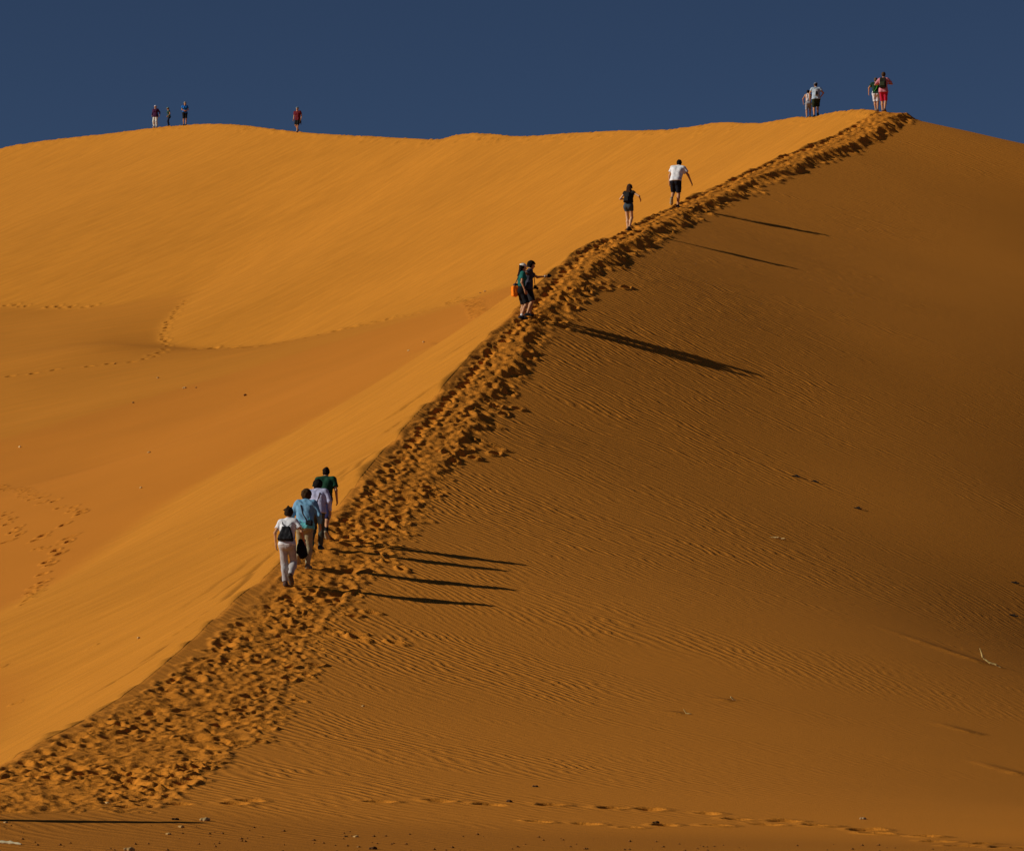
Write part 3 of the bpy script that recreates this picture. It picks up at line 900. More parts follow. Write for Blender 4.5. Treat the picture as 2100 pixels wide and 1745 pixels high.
    def headf(s, f):
        k = s.k; R = np.stack([s.hr, s.hf, s.hu], 1); c = s.hc
        f.ell(c + s.hu * .03 * k - s.hf * .012 * k, np.array([.074, .094, .086]) * k, R, .02)
        f.ell(c - s.hu * .015 * k + s.hf * .025 * k, np.array([.060, .068, .085]) * k, R, .03)
        f.cone(c - s.hu * .075 * k + s.hf * .045 * k, c - s.hu * .082 * k + s.hf * .066 * k, .034 * k, .024 * k, .03)      # jaw and chin
        f.cone(c + s.hu * .02 * k + s.hf * .088 * k, c - s.hu * .022 * k + s.hf * .112 * k, .010 * k, .014 * k, .012)      # nose
        f.cone(c - s.hu * .052 * k + s.hf * .086 * k - s.hr * .016 * k, c - s.hu * .052 * k + s.hf * .086 * k + s.hr * .016 * k, .011 * k, .011 * k, .008)
        for q in (-1, 1):
            f.ell(c + s.hr * q * .076 * k - s.hu * .008 * k - s.hf * .008 * k, np.array([.012, .022, .032]) * k, R, .008)   # ears
            f.ell(c + s.hr * q * .030 * k + s.hu * .018 * k + s.hf * .094 * k, np.array([.017, .012, .011]) * k, R, .0, op='s')
            f.ell(c + s.hr * q * .030 * k + s.hu * .018 * k + s.hf * .080 * k, np.array([.013, .013, .012]) * k, R, .003)
        f.cone(s.nb - s.up * .03 * k, c - s.hu * .05 * k - s.hf * .018 * k, .056 * k * (.88 if s.fem else 1), .050 * k * (.88 if s.fem else 1), .03)
    def body(s):
        f = s.field()
        s.torso(f, 0.0)
        for i in (0, 1):
            s.leg(f, i); s.foot(f, i); s.arm(f, i); s.hand(f, i)
        s.headf(f)
        me = f.mesh('body')
        o = new_obj('body', me, s.root, mat(s.skin, .6, spec=.3))
        me.materials.append(mat((.9, .88, .85), .3)); me.materials.append(mat((.40, .12, .09), .6))
        # eyes and lips are coloured faces of the same surface
        n = len(me.polygons); ctr = np.empty(n * 3, np.float32); me.polygons.foreach_get('center', ctr); ctr = ctr.reshape(-1, 3)
        idx = np.zeros(n, np.int32); k = s.k
        for q in (-1, 1):
            e = s.hc + s.hr * q * .030 * k + s.hu * .018 * k + s.hf * .090 * k
            idx[np.linalg.norm(ctr - e, axis=1) < .012 * k] = 1
        e = s.hc - s.hu * .052 * k + s.hf * .095 * k
        r = ctr - e
        idx[(np.abs(r @ s.hr) < .022 * k) & (np.abs(r @ s.hu) < .008 * k) & (np.abs(r @ s.hf) < .02 * k)] = 2
        me.polygons.foreach_set('material_index', idx)
        s.bodyo = o
    # ---- clothing
    def shirt(s, col, sleeve=0.55, hem=0.10, loose=0.016, name='shirt', tank=False, e2=None, seed=1):
        f = s.field()
        s.torso(f, loose)
        if not tank:
            for i in (0, 1):
                s.arm(f, i, loose + .008, (loose + .012) if e2 is None else e2, sleeve, flat=True)
        k = s.k
        if hem > 0.05:
            for sx in (-1, 1):
                f.cone(s.pv + s.rt * sx * .06 * k + s.up * .05 * k, s.pv + s.rt * sx * .075 * k - V3(0, 0, hem) * k, (.112 * s.st + loose) * k, (.108 * s.st + loose + .012) * k, .05)
        f.wrinkle(.0075, 24, seed)
        f.cut(s.pv - V3(0, 0, hem) * k, V3(0, -.05, -1))
        f.cut(s.nb + s.up * .012 * k, unit(s.up + s.fw * .35))
        if tank:
            for sx in (-1, 1):
                f.cut(s.shd[(sx + 1) // 2] - s.rt * sx * .045 * k, s.rt * sx)
        return new_obj(name, f.mesh(name), s.root, mat(col))
    def legs(s, col, upto=0.9, loose=0.022, flare=0.03, top=0.10, name='shorts', seed=2):
        f = s.field(); k = s.k
        for sx in (-1, 1):
            f.cone(s.pv + s.rt * sx * .062 * k - V3(0, 0, .03) * k, s.pv + s.rt * sx * .058 * k + s.up * .12 * k, (.114 * s.st + loose * .7) * k, (.100 * s.st + loose * .6) * k, .05)
            f.ell(s.pv + s.rt * sx * .062 * k - s.fw * .045 * k - V3(0, 0, .045) * k, np.array([.088, .088, .098]) * k + loose * .6 * k, None, .05)
        for i in (0, 1):
            s.leg(f, i, loose, flare, upto, flat=True)
        f.wrinkle(.0065, 22, seed)
        f.cut(s.pv + s.up * top * k, s.up)
        return new_obj(name, f.mesh(name), s.root, mat(col))
    def shoes(s, col, sole=None, sock=None):
        for i in (0, 1):
            f = s.field(); s.foot(f, i, .010)
            dn = V3(0, -math.sin(s.pitch[i]), -math.cos(s.pitch[i]))
            me = f.mesh('shoe'); o = new_obj('shoe', me, s.root, mat(col, .7))
            if sole is not None:
                g = s.field(); s.foot(g, i, .015); g.cut(s.ank[i] + dn * .055 * s.k, -dn)
                new_obj('sole', g.mesh('sole'), o, mat(sole, .7))
            if sock is not None:
                g = s.field(); d = unit(s.knee[i] - s.ank[i])
                g.cone(s.ank[i] - d * .02 * s.k, s.ank[i] + d * sock[1] * s.k, .044 * s.k, .050 * s.k, .02, flat1=True)
                new_obj('sock', g.mesh('sock'), s.root, mat(sock[0]))
    def hair(s, col, kind='short', seed=3):
        f = s.field(); k = s.k; R = np.stack([s.hr, s.hf, s.hu], 1); c = s.hc
        e = {'short': .014, 'curly': .034, 'messy': .022, 'long': .018, 'buzz': .006}[kind]
        f.ell(c + s.hu * .035 * k - s.hf * .016 * k, (np.array([.074, .094, .084]) + e) * k, R, .02)
        f.ell(c - s.hu * .025 * k - s.hf * .040 * k, (np.array([.066, .055, .055]) + e * .8) * k, R, .03)
        if kind == 'curly':
            r = np.random.default_rng(seed)
            for q in range(26):
                v = r.normal(size=3); v = unit(v); v[2] = abs(v[2]) if q % 3 else v[2]
                f.ell(c + s.hu * .02 * k - s.hf * .02 * k + v * .098 * k, np.array([.03, .03, .03]) * k, None, .02)
        if kind == 'messy':
            r = np.random.default_rng(seed)
            for q in range(14):
                v = unit(r.normal(size=3) * .5 + V3(0, -.2, 1.0))
                a = c + s.hu * .03 * k - s.hf * .01 * k
                f.cone(a + v * .085 * k, a + v * .125 * k + r.normal(size=3) * .012, .022 * k, .008 * k, .015)
        if kind == 'long':
            for q in (-1, 0, 1):
                a = c - s.hf * .06 * k + s.hr * q * .045 * k; b = s.nb - s.fw * .085 * k - s.up * .10 * k + s.rt * q * .06 * k
                f.cone(a, b, .046 * k, .042 * k, .03)
                f.cone(b, b - s.up * .13 * k + s.fw * .0 * k - s.rt * q * .015 * k, .042 * k, .024 * k, .03)
        f.wrinkle(.006 if kind != 'buzz' else .002, 60, seed)
        # open the face
        X = f.grid(); rel = [X[i] - c[i] for i in range(3)]
        fy = sum(s.hf[i] * rel[i] for i in range(3)); fz = sum(s.hu[i] * rel[i] for i in range(3))
        cutd = np.minimum(fy - .030 * k, .062 * k - fz)           # positive inside the face opening
        f.d = np.maximum(f.d, cutd.astype(np.float32))
        if kind in ('short', 'buzz', 'curly', 'messy'):
            f.d = np.maximum(f.d, (-.085 * k - fz).astype(np.float32))
        return new_obj('hair', f.mesh('hair'), s.root, mat(tuple(x * .75 for x in col), .8, spec=.08))
    def cap(s, col, brim=True, hat=False):
        f = s.field(); k = s.k; R = np.stack([s.hr, s.hf, s.hu], 1); c = s.hc
        f.ell(c + s.hu * .048 * k - s.hf * .010 * k, np.array([.100, .118, .088]) * k, R, .02)
        f.cut(c + s.hu * .035 * k, -s.hu - s.hf * .12)
        o = new_obj('cap', f.mesh('cap'), s.root, mat(col, .8))
        if brim:
            g = s.field()
            if hat:
                g.ell(c + s.hu * .042 * k - s.hf * .008 * k, np.array([.165, .180, .012]) * k, R, 0)
            else:
                g.ell(c + s.hu * .044 * k + s.hf * .115 * k, np.array([.075, .085, .011]) * k, R, 0)
            new_obj('brim', g.mesh('brim'), o, mat(col, .8))
        return o

def thing(name, label, cat, loc, rz=0.0, group=None):
    o = bpy.data.objects.new(name, None); COL.objects.link(o); o.empty_display_size = .2
    o.location = loc; o.rotation_euler = (0, 0, rz)
    o['label'] = label; o['category'] = cat
    if group: o['group'] = group
    return o

def worn(s, name, label, cat):
    """a thing carried by person s, modelled in the person's own frame"""
    return thing(name, label, cat, s.root_w, s.heading)

def straps(s, parent, col, pts, r=0.012, name='strap'):
    f = s.field()
    for a, b in zip(pts[:-1], pts[1:]):
        f.cone(a, b, r * s.k, r * s.k, .01)
    return new_obj(name, f.mesh(name), parent, mat(col, .7))

def backpack(s, label, col, strap_col, size=(.14, .075, .22), up=0.30, pocket=True, accent=None):
    t = worn(s, 'backpack', label, 'backpack'); k = s.k
    R = np.stack([s.rt, s.fw, s.up], 1)
    f = s.field(); c = s.pv + s.up * up * k - s.fw * (.115 + size[1]) * k
    f.box(c, np.array([size[0] - .03, size[1] - .03, size[2] - .03]) * k, R, .03 * k, 0, .10)
    f.wrinkle(.004, 22, 5)
    new_obj('bag_body', f.mesh('bag_body'), t, mat(col, .7))
    if pocket:
        g = s.field(); g.box(c - s.fw * (size[1] + .01) * k - s.up * .07 * k, np.array([size[0] - .05, .012, .075]) * k, R, .018 * k, 0, .05)
        new_obj('pocket', g.mesh('pocket'), t, mat(accent if accent else tuple(x * .8 for x in col), .7))
    for sx in (-1, 1):
        top = c + s.up * (size[2] - .02) * k + s.rt * sx * .07 * k + s.fw * .05 * k
        sh = s.nb + s.rt * sx * .09 * k + s.up * .015 * k
        fr = s.pv + s.up * .30 * k + s.rt * sx * .105 * k + s.fw * .135 * k
        lo = c - s.up * (size[2] - .04) * k + s.rt * sx * (size[0] - .02) * k + s.fw * .05 * k
        straps(s, t, strap_col, [top, sh + s.up * .03 * k, sh + s.fw * .07 * k - s.up * .02 * k, fr, s.pv + s.up * .14 * k + s.rt * sx * .15 * k + s.fw * .06 * k, lo], .014)
    return t

def sling(s, label, col, strap_col, frm=-1, bag=(.10, -.02, -.05), size=(.07, .035, .06), name='shoulder_bag', down=None):
    """bag on a strap that crosses the back from shoulder frm to the other hip"""
    t = worn(s, name, label, 'bag'); k = s.k
    c = s.pv + s.rt * bag[0] * k + s.fw * bag[1] * k + s.up * bag[2] * k
    R = np.stack([s.rt, s.fw, s.up], 1)
    f = s.field(); f.box(c, np.array(size) * .7 * k, R, min(size) * .5 * k, 0); f.wrinkle(.003, 30, 4)
    new_obj('pouch', f.mesh('pouch'), t, mat(col, .7))
    sh = s.nb + s.rt * frm * .10 * k + s.up * .03 * k
    b1 = s.pv + s.up * .40 * k + s.rt * frm * .075 * k - s.fw * .142 * k
    b2 = s.pv + s.up * .22 * k + s.rt * (frm * .3) * .08 * k - s.fw * .135 * k
    b3 = s.pv + s.up * .06 * k - s.rt * frm * .07 * k - s.fw * .150 * k
    straps(s, t, strap_col, [sh, b1, b2, b3, c], .014)
    f1 = s.pv + s.up * .38 * k + s.rt * frm * .06 * k + s.fw * .135 * k
    f2 = s.pv + s.up * .14 * k - s.rt * frm * .07 * k + s.fw * .125 * k
    straps(s, t, strap_col, [sh, f1, f2, s.pv - s.rt * frm * .18 * k, c], .013)
    return t
sheet = build_sheet()
sheet.data.materials.append(sand_material())
light()
scene.cycles.max_bounces = 4
# ------------------------------------------------------------------ the people
def at(u, v):
    p = cast(u, v); p[2] = zgrid(p[0], p[1]) - .02; return p
def crest_at(u):
    """top of the skyline in the picture column u: the place on the crest itself"""
    d = np.linspace(150, 318, 3400); a = (u - 1050.0) / FPX
    # column u is nearly a vertical plane through the camera
    t = d / (CP - 0.095 * SP); x = a * t
    g, _ = ground_raw(x[None, :], d[None, :]); k = int(np.argmax(g[0] / d))
    return np.array([x[k], d[k], zgrid(x[k], d[k])])
def metres(px, p): return px / FPX * (p[1] * CP + p[2] * SP)

UP = -0.15                       # heading of those who climb: along +Y, a little to the right
WHITE = (.80, .80, .80)
ARM_L = ((-.07, .00, -.50), (-.5, -1, 0)); ARM_R = ((.07, .00, -.50), (.5, -1, 0))
G4 = 'people climbing in single file low on the ridge'

# four climbing in file -------------------------------------------------
p = at(588, 1206)
A = Person('person in white t-shirt and pale grey trousers, last of the four climbing in file', p, UP, 1.63, True, lean=.24,
           feet=((-.05, .10, 0, 0), (.10, -.10, .12, .95)), arms=(((-.10, -.03, -.49), (-.6, -1, 0)), ((.20, .02, -.46), (.6, -1, 0))), head=(0, .30), h=.0085, group=G4)
A.shirt(WHITE, .62, .05, .016, seed=11); A.legs((.46, .43, .41), 1.93, .014, .022, name='trousers', seed=12)
A.shoes((.10, .055, .04), (.12, .09, .06)); A.hair((.035, .02, .010), 'messy')
t = worn(A, 'drawstring_bag', 'black drawstring bag on the back of the person in white t-shirt', 'bag')
R_ = np.stack([A.rt, A.fw, A.up], 1)
f = A.field(); c = A.pv + A.up * .17 * A.k - A.fw * .165 * A.k
f.box(c, np.array([.105, .035, .13]) * A.k, R_, .03 * A.k, 0, .38); f.wrinkle(.006, 34, 3)
new_obj('bag_body', f.mesh('bag_body'), t, mat((.012, .012, .013), .6))
for sx in (-1, 1):
    q = c + A.up * .16 * A.k + A.rt * sx * .03 * A.k
    straps(A, t, (.02, .02, .02), [q, A.pv + A.up * .40 * A.k + A.rt * sx * .10 * A.k - A.fw * .136 * A.k, A.nb + A.rt * sx * .125 * A.k + A.up * .03 * A.k, A.pv + A.up * .35 * A.k + A.rt * sx * .15 * A.k + A.fw * .11 * A.k,
                                   A.pv + A.up * .12 * A.k + A.rt * sx * .17 * A.k, c - A.up * .13 * A.k + A.rt * sx * .12 * A.k], .008, 'cord')
t = worn(A, 'jacket', 'black jacket hanging from the right hand of the person in white t-shirt', 'jacket')
f = A.field(); g_ = A.grip[1]
f.cone(g_ + V3(-.02, -.02, .10), g_ + V3(-.06, -.03, -.05), .05, .085, .03); f.cone(g_ + V3(-.05, -.02, -.05), g_ + V3(-.03, -.04, -.20), .09, .07, .04)
f.cone(g_ + V3(-.09, 0, .12), g_ + V3(-.10, -.02, -.10), .04, .05, .04); f.cone(g_ + V3(.01, -.03, -.02), g_ + V3(.04, -.04, -.17), .05, .035, .03)
f.wrinkle(.010, 26, 8)
new_obj('jacket_body', f.mesh('jacket_body'), t, mat((.008, .008, .009), .8))

p = at(624, 1166)
B = Person('person in light blue denim shirt and khaki trousers climbing in the file of four', p, UP, 1.69, True, lean=.28,
           feet=((-.11, -.10, .10, .8), (.06, .08, 0, 0)), arms=(((-.12, -.02, -.49), (-.7, -1, 0)), ((.14, .06, -.47), (.8, -1, 0))), head=(.05, .30), h=.0085, stout=1.08, group=G4)
B.shirt((.14, .55, .58), .3, .08, .019, name='undershirt', seed=21); B.shirt((.17, .36, .52), 1.93, -.045, .040, e2=.024, seed=22)
B.legs((.36, .30, .17), 1.94, .016, .020, top=.05, name='trousers', seed=23); B.shoes((.25, .20, .12), (.35, .28, .17)); B.hair((.075, .038, .014), 'curly', 5)
sling(B, 'small black bag on a cross strap at the hip of the person in denim shirt', (.01, .01, .012), (.035, .02, .022), -1, (.125, -.12, .01), (.075, .04, .055))

p = at(651, 1127)
C_ = Person('person in pale lilac shirt with dark curly hair, third in the file of climbers', p, UP, 1.53, False, lean=.32, side=-.06,
            feet=((-.12, -.10, .06, .5), (.05, .10, 0, 0)), arms=(((-.10, .02, -.48), (-.6, -1, 0)), ((.13, -.02, -.48), (.6, -1, 0))), head=(0, .25), h=.009, group=G4)
C_.shirt((.52, .53, .72), 1.9, .06, .028, e2=.022, seed=31); C_.legs((.075, .075, .05), 1.93, .014, .018, name='trousers', seed=32)
C_.shoes((.015, .03, .05), (.02, .12, .16)); C_.hair((.012, .008, .006), 'curly', 7)
sling(C_, 'thin brown strap with a small pouch across the back of the lilac shirt', (.05, .03, .02), (.10, .06, .045), 1, (-.14, .02, -.02), (.05, .03, .05))
t = worn(C_, 'bottle', 'small clear and dark bottle in the right hand of the person in lilac shirt', 'bottle')
f = C_.field(); g_ = C_.grip[1]
f.cone(g_ + V3(0, .01, -.05), g_ + V3(0, .01, .07), .026, .026, .0); new_obj('bottle_body', f.mesh('bottle_body'), t, mat((.35, .40, .45), .3))
f = C_.field(); f.cone(g_ + V3(0, .01, .07), g_ + V3(0, .01, .12), .022, .012, .0, flat1=True); new_obj('bottle_cap', f.mesh('bottle_cap'), t, mat((.6, .6, .6), .4))

p = at(665, 1107)
D_ = Person('person in dark green t-shirt and long navy shorts leading the file of four', p, UP, 1.53, False, lean=.27,
            feet=((-.09, .14, 0, 0), (.09, -.20, .10, .8)), arms=(((-.08, .05, -.48), (-.6, -1, 0)), ((.10, .00, -.50), (.5, -1, 0))), head=(0, .32), h=.009, group=G4)
D_.shirt((.012, .060, .030), .70, .02, .028, seed=41); D_.legs((.025, .026, .085), 1.06, .028, .030, seed=42)
D_.shoes((.05, .04, .03), (.45, .36, .22), ((.012, .012, .014), .15)); D_.hair((.02, .012, .008), 'short')
t = worn(D_, 'waist_bag', 'black waist bag on the back of the person in dark green t-shirt', 'bag')
R_ = np.stack([D_.rt, D_.fw, D_.up], 1)
f = D_.field(); f.box(D_.pv + D_.up * .06 * D_.k - D_.fw * .175 * D_.k + D_.rt * .03, np.array([.11, .03, .06]) * D_.k, R_, .025, 0); f.wrinkle(.003, 30, 6)
new_obj('pouch', f.mesh('pouch'), t, mat((.010, .010, .010), .7))
k = D_.k; ring = [D_.pv + D_.up * .09 * k + (D_.rt * math.cos(a) * .185 + D_.fw * math.sin(a) * .145) * k for a in np.linspace(0, 2 * math.pi, 15)]
straps(D_, t, (.012, .012, .012), ring, .015, 'belt')

# the two who stop and look at a held-out camera ------------------------------------------------
p = at(1069, 654); hh = metres(117, p)
EH = -math.pi / 2 + 0.25
E_ = Person('person in teal t-shirt and white cap standing with dark hair over the shoulders, mid ridge', p, EH, hh, True, lean=.03,
            feet=((-.08, .03, 0, 0), (.08, -.02, 0, 0)), arms=(((-.08, .12, -.46), (-.5, -1, 0)), ((.05, .04, -.51), (.3, -1, 0))), head=(.10, .18), h=.010, group='two people standing on the ridge')
E_.shirt((.012, .13, .11), .62, .04, .014, seed=51); E_.legs((.010, .010, .011), .95, .022, .030, seed=52)
E_.shoes((.015, .02, .025), (.02, .02, .02), ((.75, .75, .75), .08)); E_.hair((.016, .009, .006), 'long', 4); E_.cap((.78, .75, .68))
t = worn(E_, 'tote_bag', 'bright orange bag hanging behind the hip of the person in teal t-shirt', 'bag')
k = E_.k; R_ = np.stack([E_.rt, E_.fw, E_.up], 1)
c = E_.pv - E_.fw * .20 * k - E_.up * .05 * k - E_.rt * .02 * k
f = E_.field(); f.box(c, np.array([.09, .055, .13]) * k, R_, .03, 0, -.10); f.wrinkle(.006, 26, 9)
new_obj('bag_body', f.mesh('bag_body'), t, mat((.95, .24, .006), .6))
f = E_.field(); f.box(c + E_.up * .15 * k + E_.fw * .02 * k, np.array([.06, .04, .06]) * k, R_, .03, 0, .3); new_obj('dark_top', f.mesh('dark_top'), t, mat((.03, .03, .04), .7))
straps(E_, t, (.03, .03, .04), [c + E_.up * .20 * k, E_.pv + E_.up * .36 * k - E_.fw * .13 * k + E_.rt * .05 * k, E_.nb + E_.rt * .11 * k + E_.up * .02 * k, E_.pv + E_.up * .32 * k + E_.fw * .13 * k + E_.rt * .1 * k], .013)

p = at(1083, 648); hh = metres(116, p)
F_ = Person('tall dark haired person reaching out one arm, standing behind the teal t-shirt', p, -math.pi / 2 + 0.05, hh, False, lean=.10,
            feet=((-.09, .05, 0, 0), (.09, -.03, 0, 0)), arms=(((-.02, .50, -.11), (-.3, 0, -1)), ((.08, -.20, -.36), (.9, -.6, 0))), head=(.08, .30), h=.010, group='two people standing on the ridge')
F_.shirt((.055, .055, .075), .62, .08, .020, seed=61); F_.legs((.022, .020, .022), .98, .026, .032, seed=62)
F_.shoes((.012, .012, .014), (.02, .02, .02)); F_.hair((.014, .009, .006), 'curly', 3)
f = F_.field(); d = unit(F_.wri[0] - F_.elb[0]); f.cone(F_.wri[0] - d * .035, F_.wri[0] - d * .005, .034, .034, .0, True, True)
new_obj('watch', f.mesh('watch'), F_.root, mat((.7, .68, .6), .4))
t = worn(F_, 'compact_camera', 'small dark camera held out at the end of the outstretched arm', 'camera')
g_ = F_.grip[0] + d * .03
f = F_.field(); f.box(g_, np.array([.035, .03, .03]), np.eye(3), .02, 0); new_obj('camera_body', f.mesh('camera_body'), t, mat((.008, .008, .008), .4))
f = F_.field(); f.cone(g_ + V3(0, 0, 0), g_ + V3(0, .07, 0), .028, .026, .0, True, True); new_obj('lens', f.mesh('lens'), t, mat((.02, .02, .025), .2))
t = worn(F_, 'neck_camera', 'black camera hanging on a neck strap at the belly of the tall standing person', 'camera')
k = F_.k; c = F_.pv + F_.up * .03 * k + F_.fw * .215 * k
f = F_.field(); f.box(c, np.array([.05, .03, .035]) * k, np.stack([F_.rt, F_.fw, F_.up], 1), .015, 0); new_obj('camera_body', f.mesh('camera_body'), t, mat((.010, .010, .010), .4))
f = F_.field(); f.cone(c, c + F_.fw * .10 * k - F_.up * .04, .038, .040, .0, True, True); new_obj('lens', f.mesh('lens'), t, mat((.012, .012, .014), .3))
for sx in (-1, 1):
    straps(F_, t, (.02, .02, .02), [c + F_.rt * sx * .05, F_.pv + F_.up * .34 * k + F_.fw * .15 * k + F_.rt * sx * .07 * k, F_.nb + F_.rt * sx * .07 * k + F_.up * .02 * k], .010)

# the two walkers higher up ------------------------------------------------
p = at(1289, 475); hh = metres(97, p)
G_ = Person('long haired person in dark top climbing just below the one in white', p, UP - .25, hh, True, lean=.14,
            feet=((-.045, .05, 0, 0), (.04, -.03, .02, .3)), arms=(((.02, .16, -.20), (-1, -.2, -.6)), ((.20, .20, -.24), (1, 0, -.7))), head=(0, .25), h=.010, stout=.9, skin=SKIN_PALE, group='walkers spread along the ridge')
G_.shirt((.016, .014, .012), .25, .04, .014, seed=71); G_.legs((.055, .075, .09), .42, .018, .024, seed=72); G_.shoes((.02, .015, .014), (.02, .02, .02))
G_.hair((.075, .030, .012), 'long', 6); G_.cap((.035, .042, .038))
backpack(G_, 'narrow black backpack on the back of the long haired climber', (.010, .009, .008), (.012, .011, .010), (.115, .06, .19), .26)

p = at(1386, 427); hh = metres(104, p)
H_ = Person('person in white t-shirt and black shorts bending forward on the upper ridge', p, UP - .1, hh, False, lean=.42, side=.10,
            feet=((-.12, -.10, .10, .9), (.05, .10, 0, 0)), arms=(((-.13, .04, -.50), (-.6, -1, 0)), ((.24, .10, -.46), (.8, -1, 0))), head=(.15, .50), h=.010, group='walkers spread along the ridge')
H_.shirt(WHITE, .60, .03, .034, seed=81); H_.legs((.010, .011, .018), .92, .030, .034, seed=82); H_.shoes((.03, .025, .02), (.40, .33, .20)); H_.hair((.012, .008, .006), 'short')

# the pair at the peak ------------------------------------------------
p = at(1812, 228); hh = metres(83, p)
I_ = Person('person in pink top and red knee shorts with a dark backpack at the peak', p, UP - .1, hh, True, lean=.10,
            feet=((-.05, .06, 0, 0), (.06, -.08, .02, .3)), arms=(((.02, .15, -.17), (-1, -.3, -.5)), ((-.02, .15, -.17), (1, -.3, -.5))), head=(0, .10), h=.011, group='two people at the peak')
I_.shirt((.62, .22, .26), .85, .09, .018, seed=91); I_.legs((.55, .018, .05), .98, .014, .018, seed=92); I_.shoes((.16, .09, .06)); I_.hair((.10, .055, .022), 'short')
backpack(I_, 'dark olive backpack worn over the pink top at the peak', (.018, .020, .010), (.015, .015, .012), (.135, .075, .22), .29, True, (.035, .045, .018))
p = at(1799, 226); p[1] += .5; p[2] = zgrid(p[0], p[1]); hh = metres(70, p)
J_ = Person('person in dark green t-shirt and white shorts beside the pink top at the peak', p, UP + .1, hh, False, lean=.16,
            feet=((-.02, .08, 0, 0), (.07, -.08, .03, .4)), arms=(((-.17, .00, -.46), (-.8, -.8, 0)), ((.10, .02, -.50), (.5, -1, 0))), head=(0, .20), h=.011, group='two people at the peak')
J_.shirt((.018, .055, .030), .60, .05, .024, seed=101); J_.legs((.72, .72, .74), .93, .030, .036, seed=102); J_.shoes((.30, .20, .13)); J_.hair((.16, .10, .05), 'short')
sling(J_, 'bright green strap across the back of the dark green t-shirt at the peak', (.02, .06, .03), (.10, .55, .03), 1, (-.15, .03, .0), (.045, .03, .045))

# the pair on the crest left of the peak ------------------------------------------------
p = crest_at(1673); hh = metres(71, p)
K_ = Person('person in pale blue shirt and grey cap on the crest left of peak', p, .05, hh, False, lean=.10, stout=1.08,
            feet=((-.10, .02, 0, 0), (.10, .12, .04, .5)), arms=(((-.10, .10, -.48), (-.9, -.7, 0)), ((.05, .06, -.40), (1, -.5, 0))), head=(-.1, .15), h=.012, group='two people on the crest left of the peak')
K_.shirt((.42, .53, .62), .45, .06, .022, seed=111); K_.legs((.020, .032, .014), .98, .034, .042, seed=112); K_.shoes((.03, .03, .03)); K_.hair((.02, .014, .01), 'buzz'); K_.cap((.16, .18, .22))
backpack(K_, 'slim pale and black backpack on the pale blue shirt left of the peak', (.50, .56, .60), (.015, .015, .016), (.085, .06, .18), .27, True, (.02, .02, .022))
p = crest_at(1656); p[1] -= .25; p[2] = zgrid(p[0], p[1]); hh = metres(58, p)
L_ = Person('smaller person in white sleeveless top and grey shorts beside the pale blue shirt', p, -.05, hh, True, lean=.14,
            feet=((-.10, .00, 0, 0), (.11, .10, 0, 0)), arms=(((-.13, .06, -.46), (-.8, -.8, 0)), ((.08, .1, -.46), (.4, -1, 0))), head=(0, .25), h=.012, group='two people on the crest left of the peak')
L_.shirt((.75, .74, .76), .2, .02, .014, tank=True, name='tank_top', seed=121); L_.legs((.30, .31, .34), .95, .028, .032, seed=122); L_.shoes((.30, .24, .18)); L_.hair((.02, .014, .01), 'short')
sling(L_, 'black waist pouch on the person in white sleeveless top', (.012, .012, .012), (.012, .012, .012), 1, (-.14, -.03, .02), (.08, .05, .06))

# far crest ------------------------------------------------
GF = 'people standing far off on the crest'
p = crest_at(320); hh = metres(46, p)
M_ = Person('person in purple top, white hat and white trousers far off on the left crest', p, math.pi - .3, hh, True, lean=.02, stout=1.08,
            feet=((-.11, .02, 0, 0), (.11, .0, 0, 0)), arms=(((-.20, .05, -.46), (-.8, -.8, 0)), ((.10, .05, -.46), (.5, -1, 0))), head=(-.2, .10), h=.013, group=GF)
M_.shirt((.055, .010, .045), 1.85, .10, .026, e2=.024, seed=131); M_.legs((.78, .76, .64), 1.93, .020, .028, name='trousers', seed=132); M_.shoes((.5, .45, .38)); M_.hair((.05, .03, .02), 'short'); M_.cap((.72, .68, .74), True, True)
p = crest_at(346); p[1] += .6; p[2] = zgrid(p[0], p[1]); hh = metres(41, p)
N_ = Person('slight person in green cap and navy trousers between purple top and blue t-shirt', p, math.pi / 2 + .4, hh, True, lean=.10, stout=.88,
            feet=((-.06, .05, 0, 0), (.06, -.05, 0, 0)), arms=(((-.06, .10, -.46), (-.4, -1, 0)), ((.06, -.08, -.46), (.4, -1, 0))), head=(0, .25), h=.013, group=GF)
N_.shirt((.025, .070, .055), .45, .06, .016, seed=141); N_.legs((.02, .03, .06), 1.93, .012, .014, name='trousers', seed=142); N_.shoes((.02, .02, .03)); N_.hair((.03, .02, .012), 'buzz'); N_.cap((.22, .30, .22))
p = crest_at(380); hh = metres(48.5, p)
O_ = Person('person in bright blue t-shirt and black shorts on the far left crest', p, math.pi + .2, hh, True, lean=.02,
            feet=((-.07, .05, 0, 0), (.08, -.03, 0, 0)), arms=(((.12, .20, -.36), (-.9, -.4, -.2)), ((-.12, .20, -.36), (.9, -.4, -.2))), head=(.0, .12), h=.013, group=GF)
O_.shirt((.015, .18, .62), .55, .05, .020, seed=151); O_.legs((.010, .010, .010), .98, .022, .024, seed=152); O_.shoes((.03, .025, .02)); O_.hair((.07, .032, .016), 'long', 8); O_.cap((.30, .27, .22))
p = crest_at(611); hh = metres(53, p)
Q_ = Person('person in dark red shirt and grey cap walking alone along the far crest', p, math.pi - .35, hh, False, lean=.06,
            feet=((-.02, .14, 0, 0), (.03, -.16, .03, .5)), arms=(((-.09, .05, -.50), (-.5, -1, 0)), ((.10, .0, -.50), (.5, -1, 0))), head=(-.1, .10), h=.013)
Q_.shirt((.14, .012, .020), .60, .08, .024, seed=161); Q_.legs((.010, .010, .010), .98, .030, .034, seed=162); Q_.shoes((.35, .28, .2)); Q_.hair((.03, .02, .012), 'buzz'); Q_.cap((.24, .28, .27))
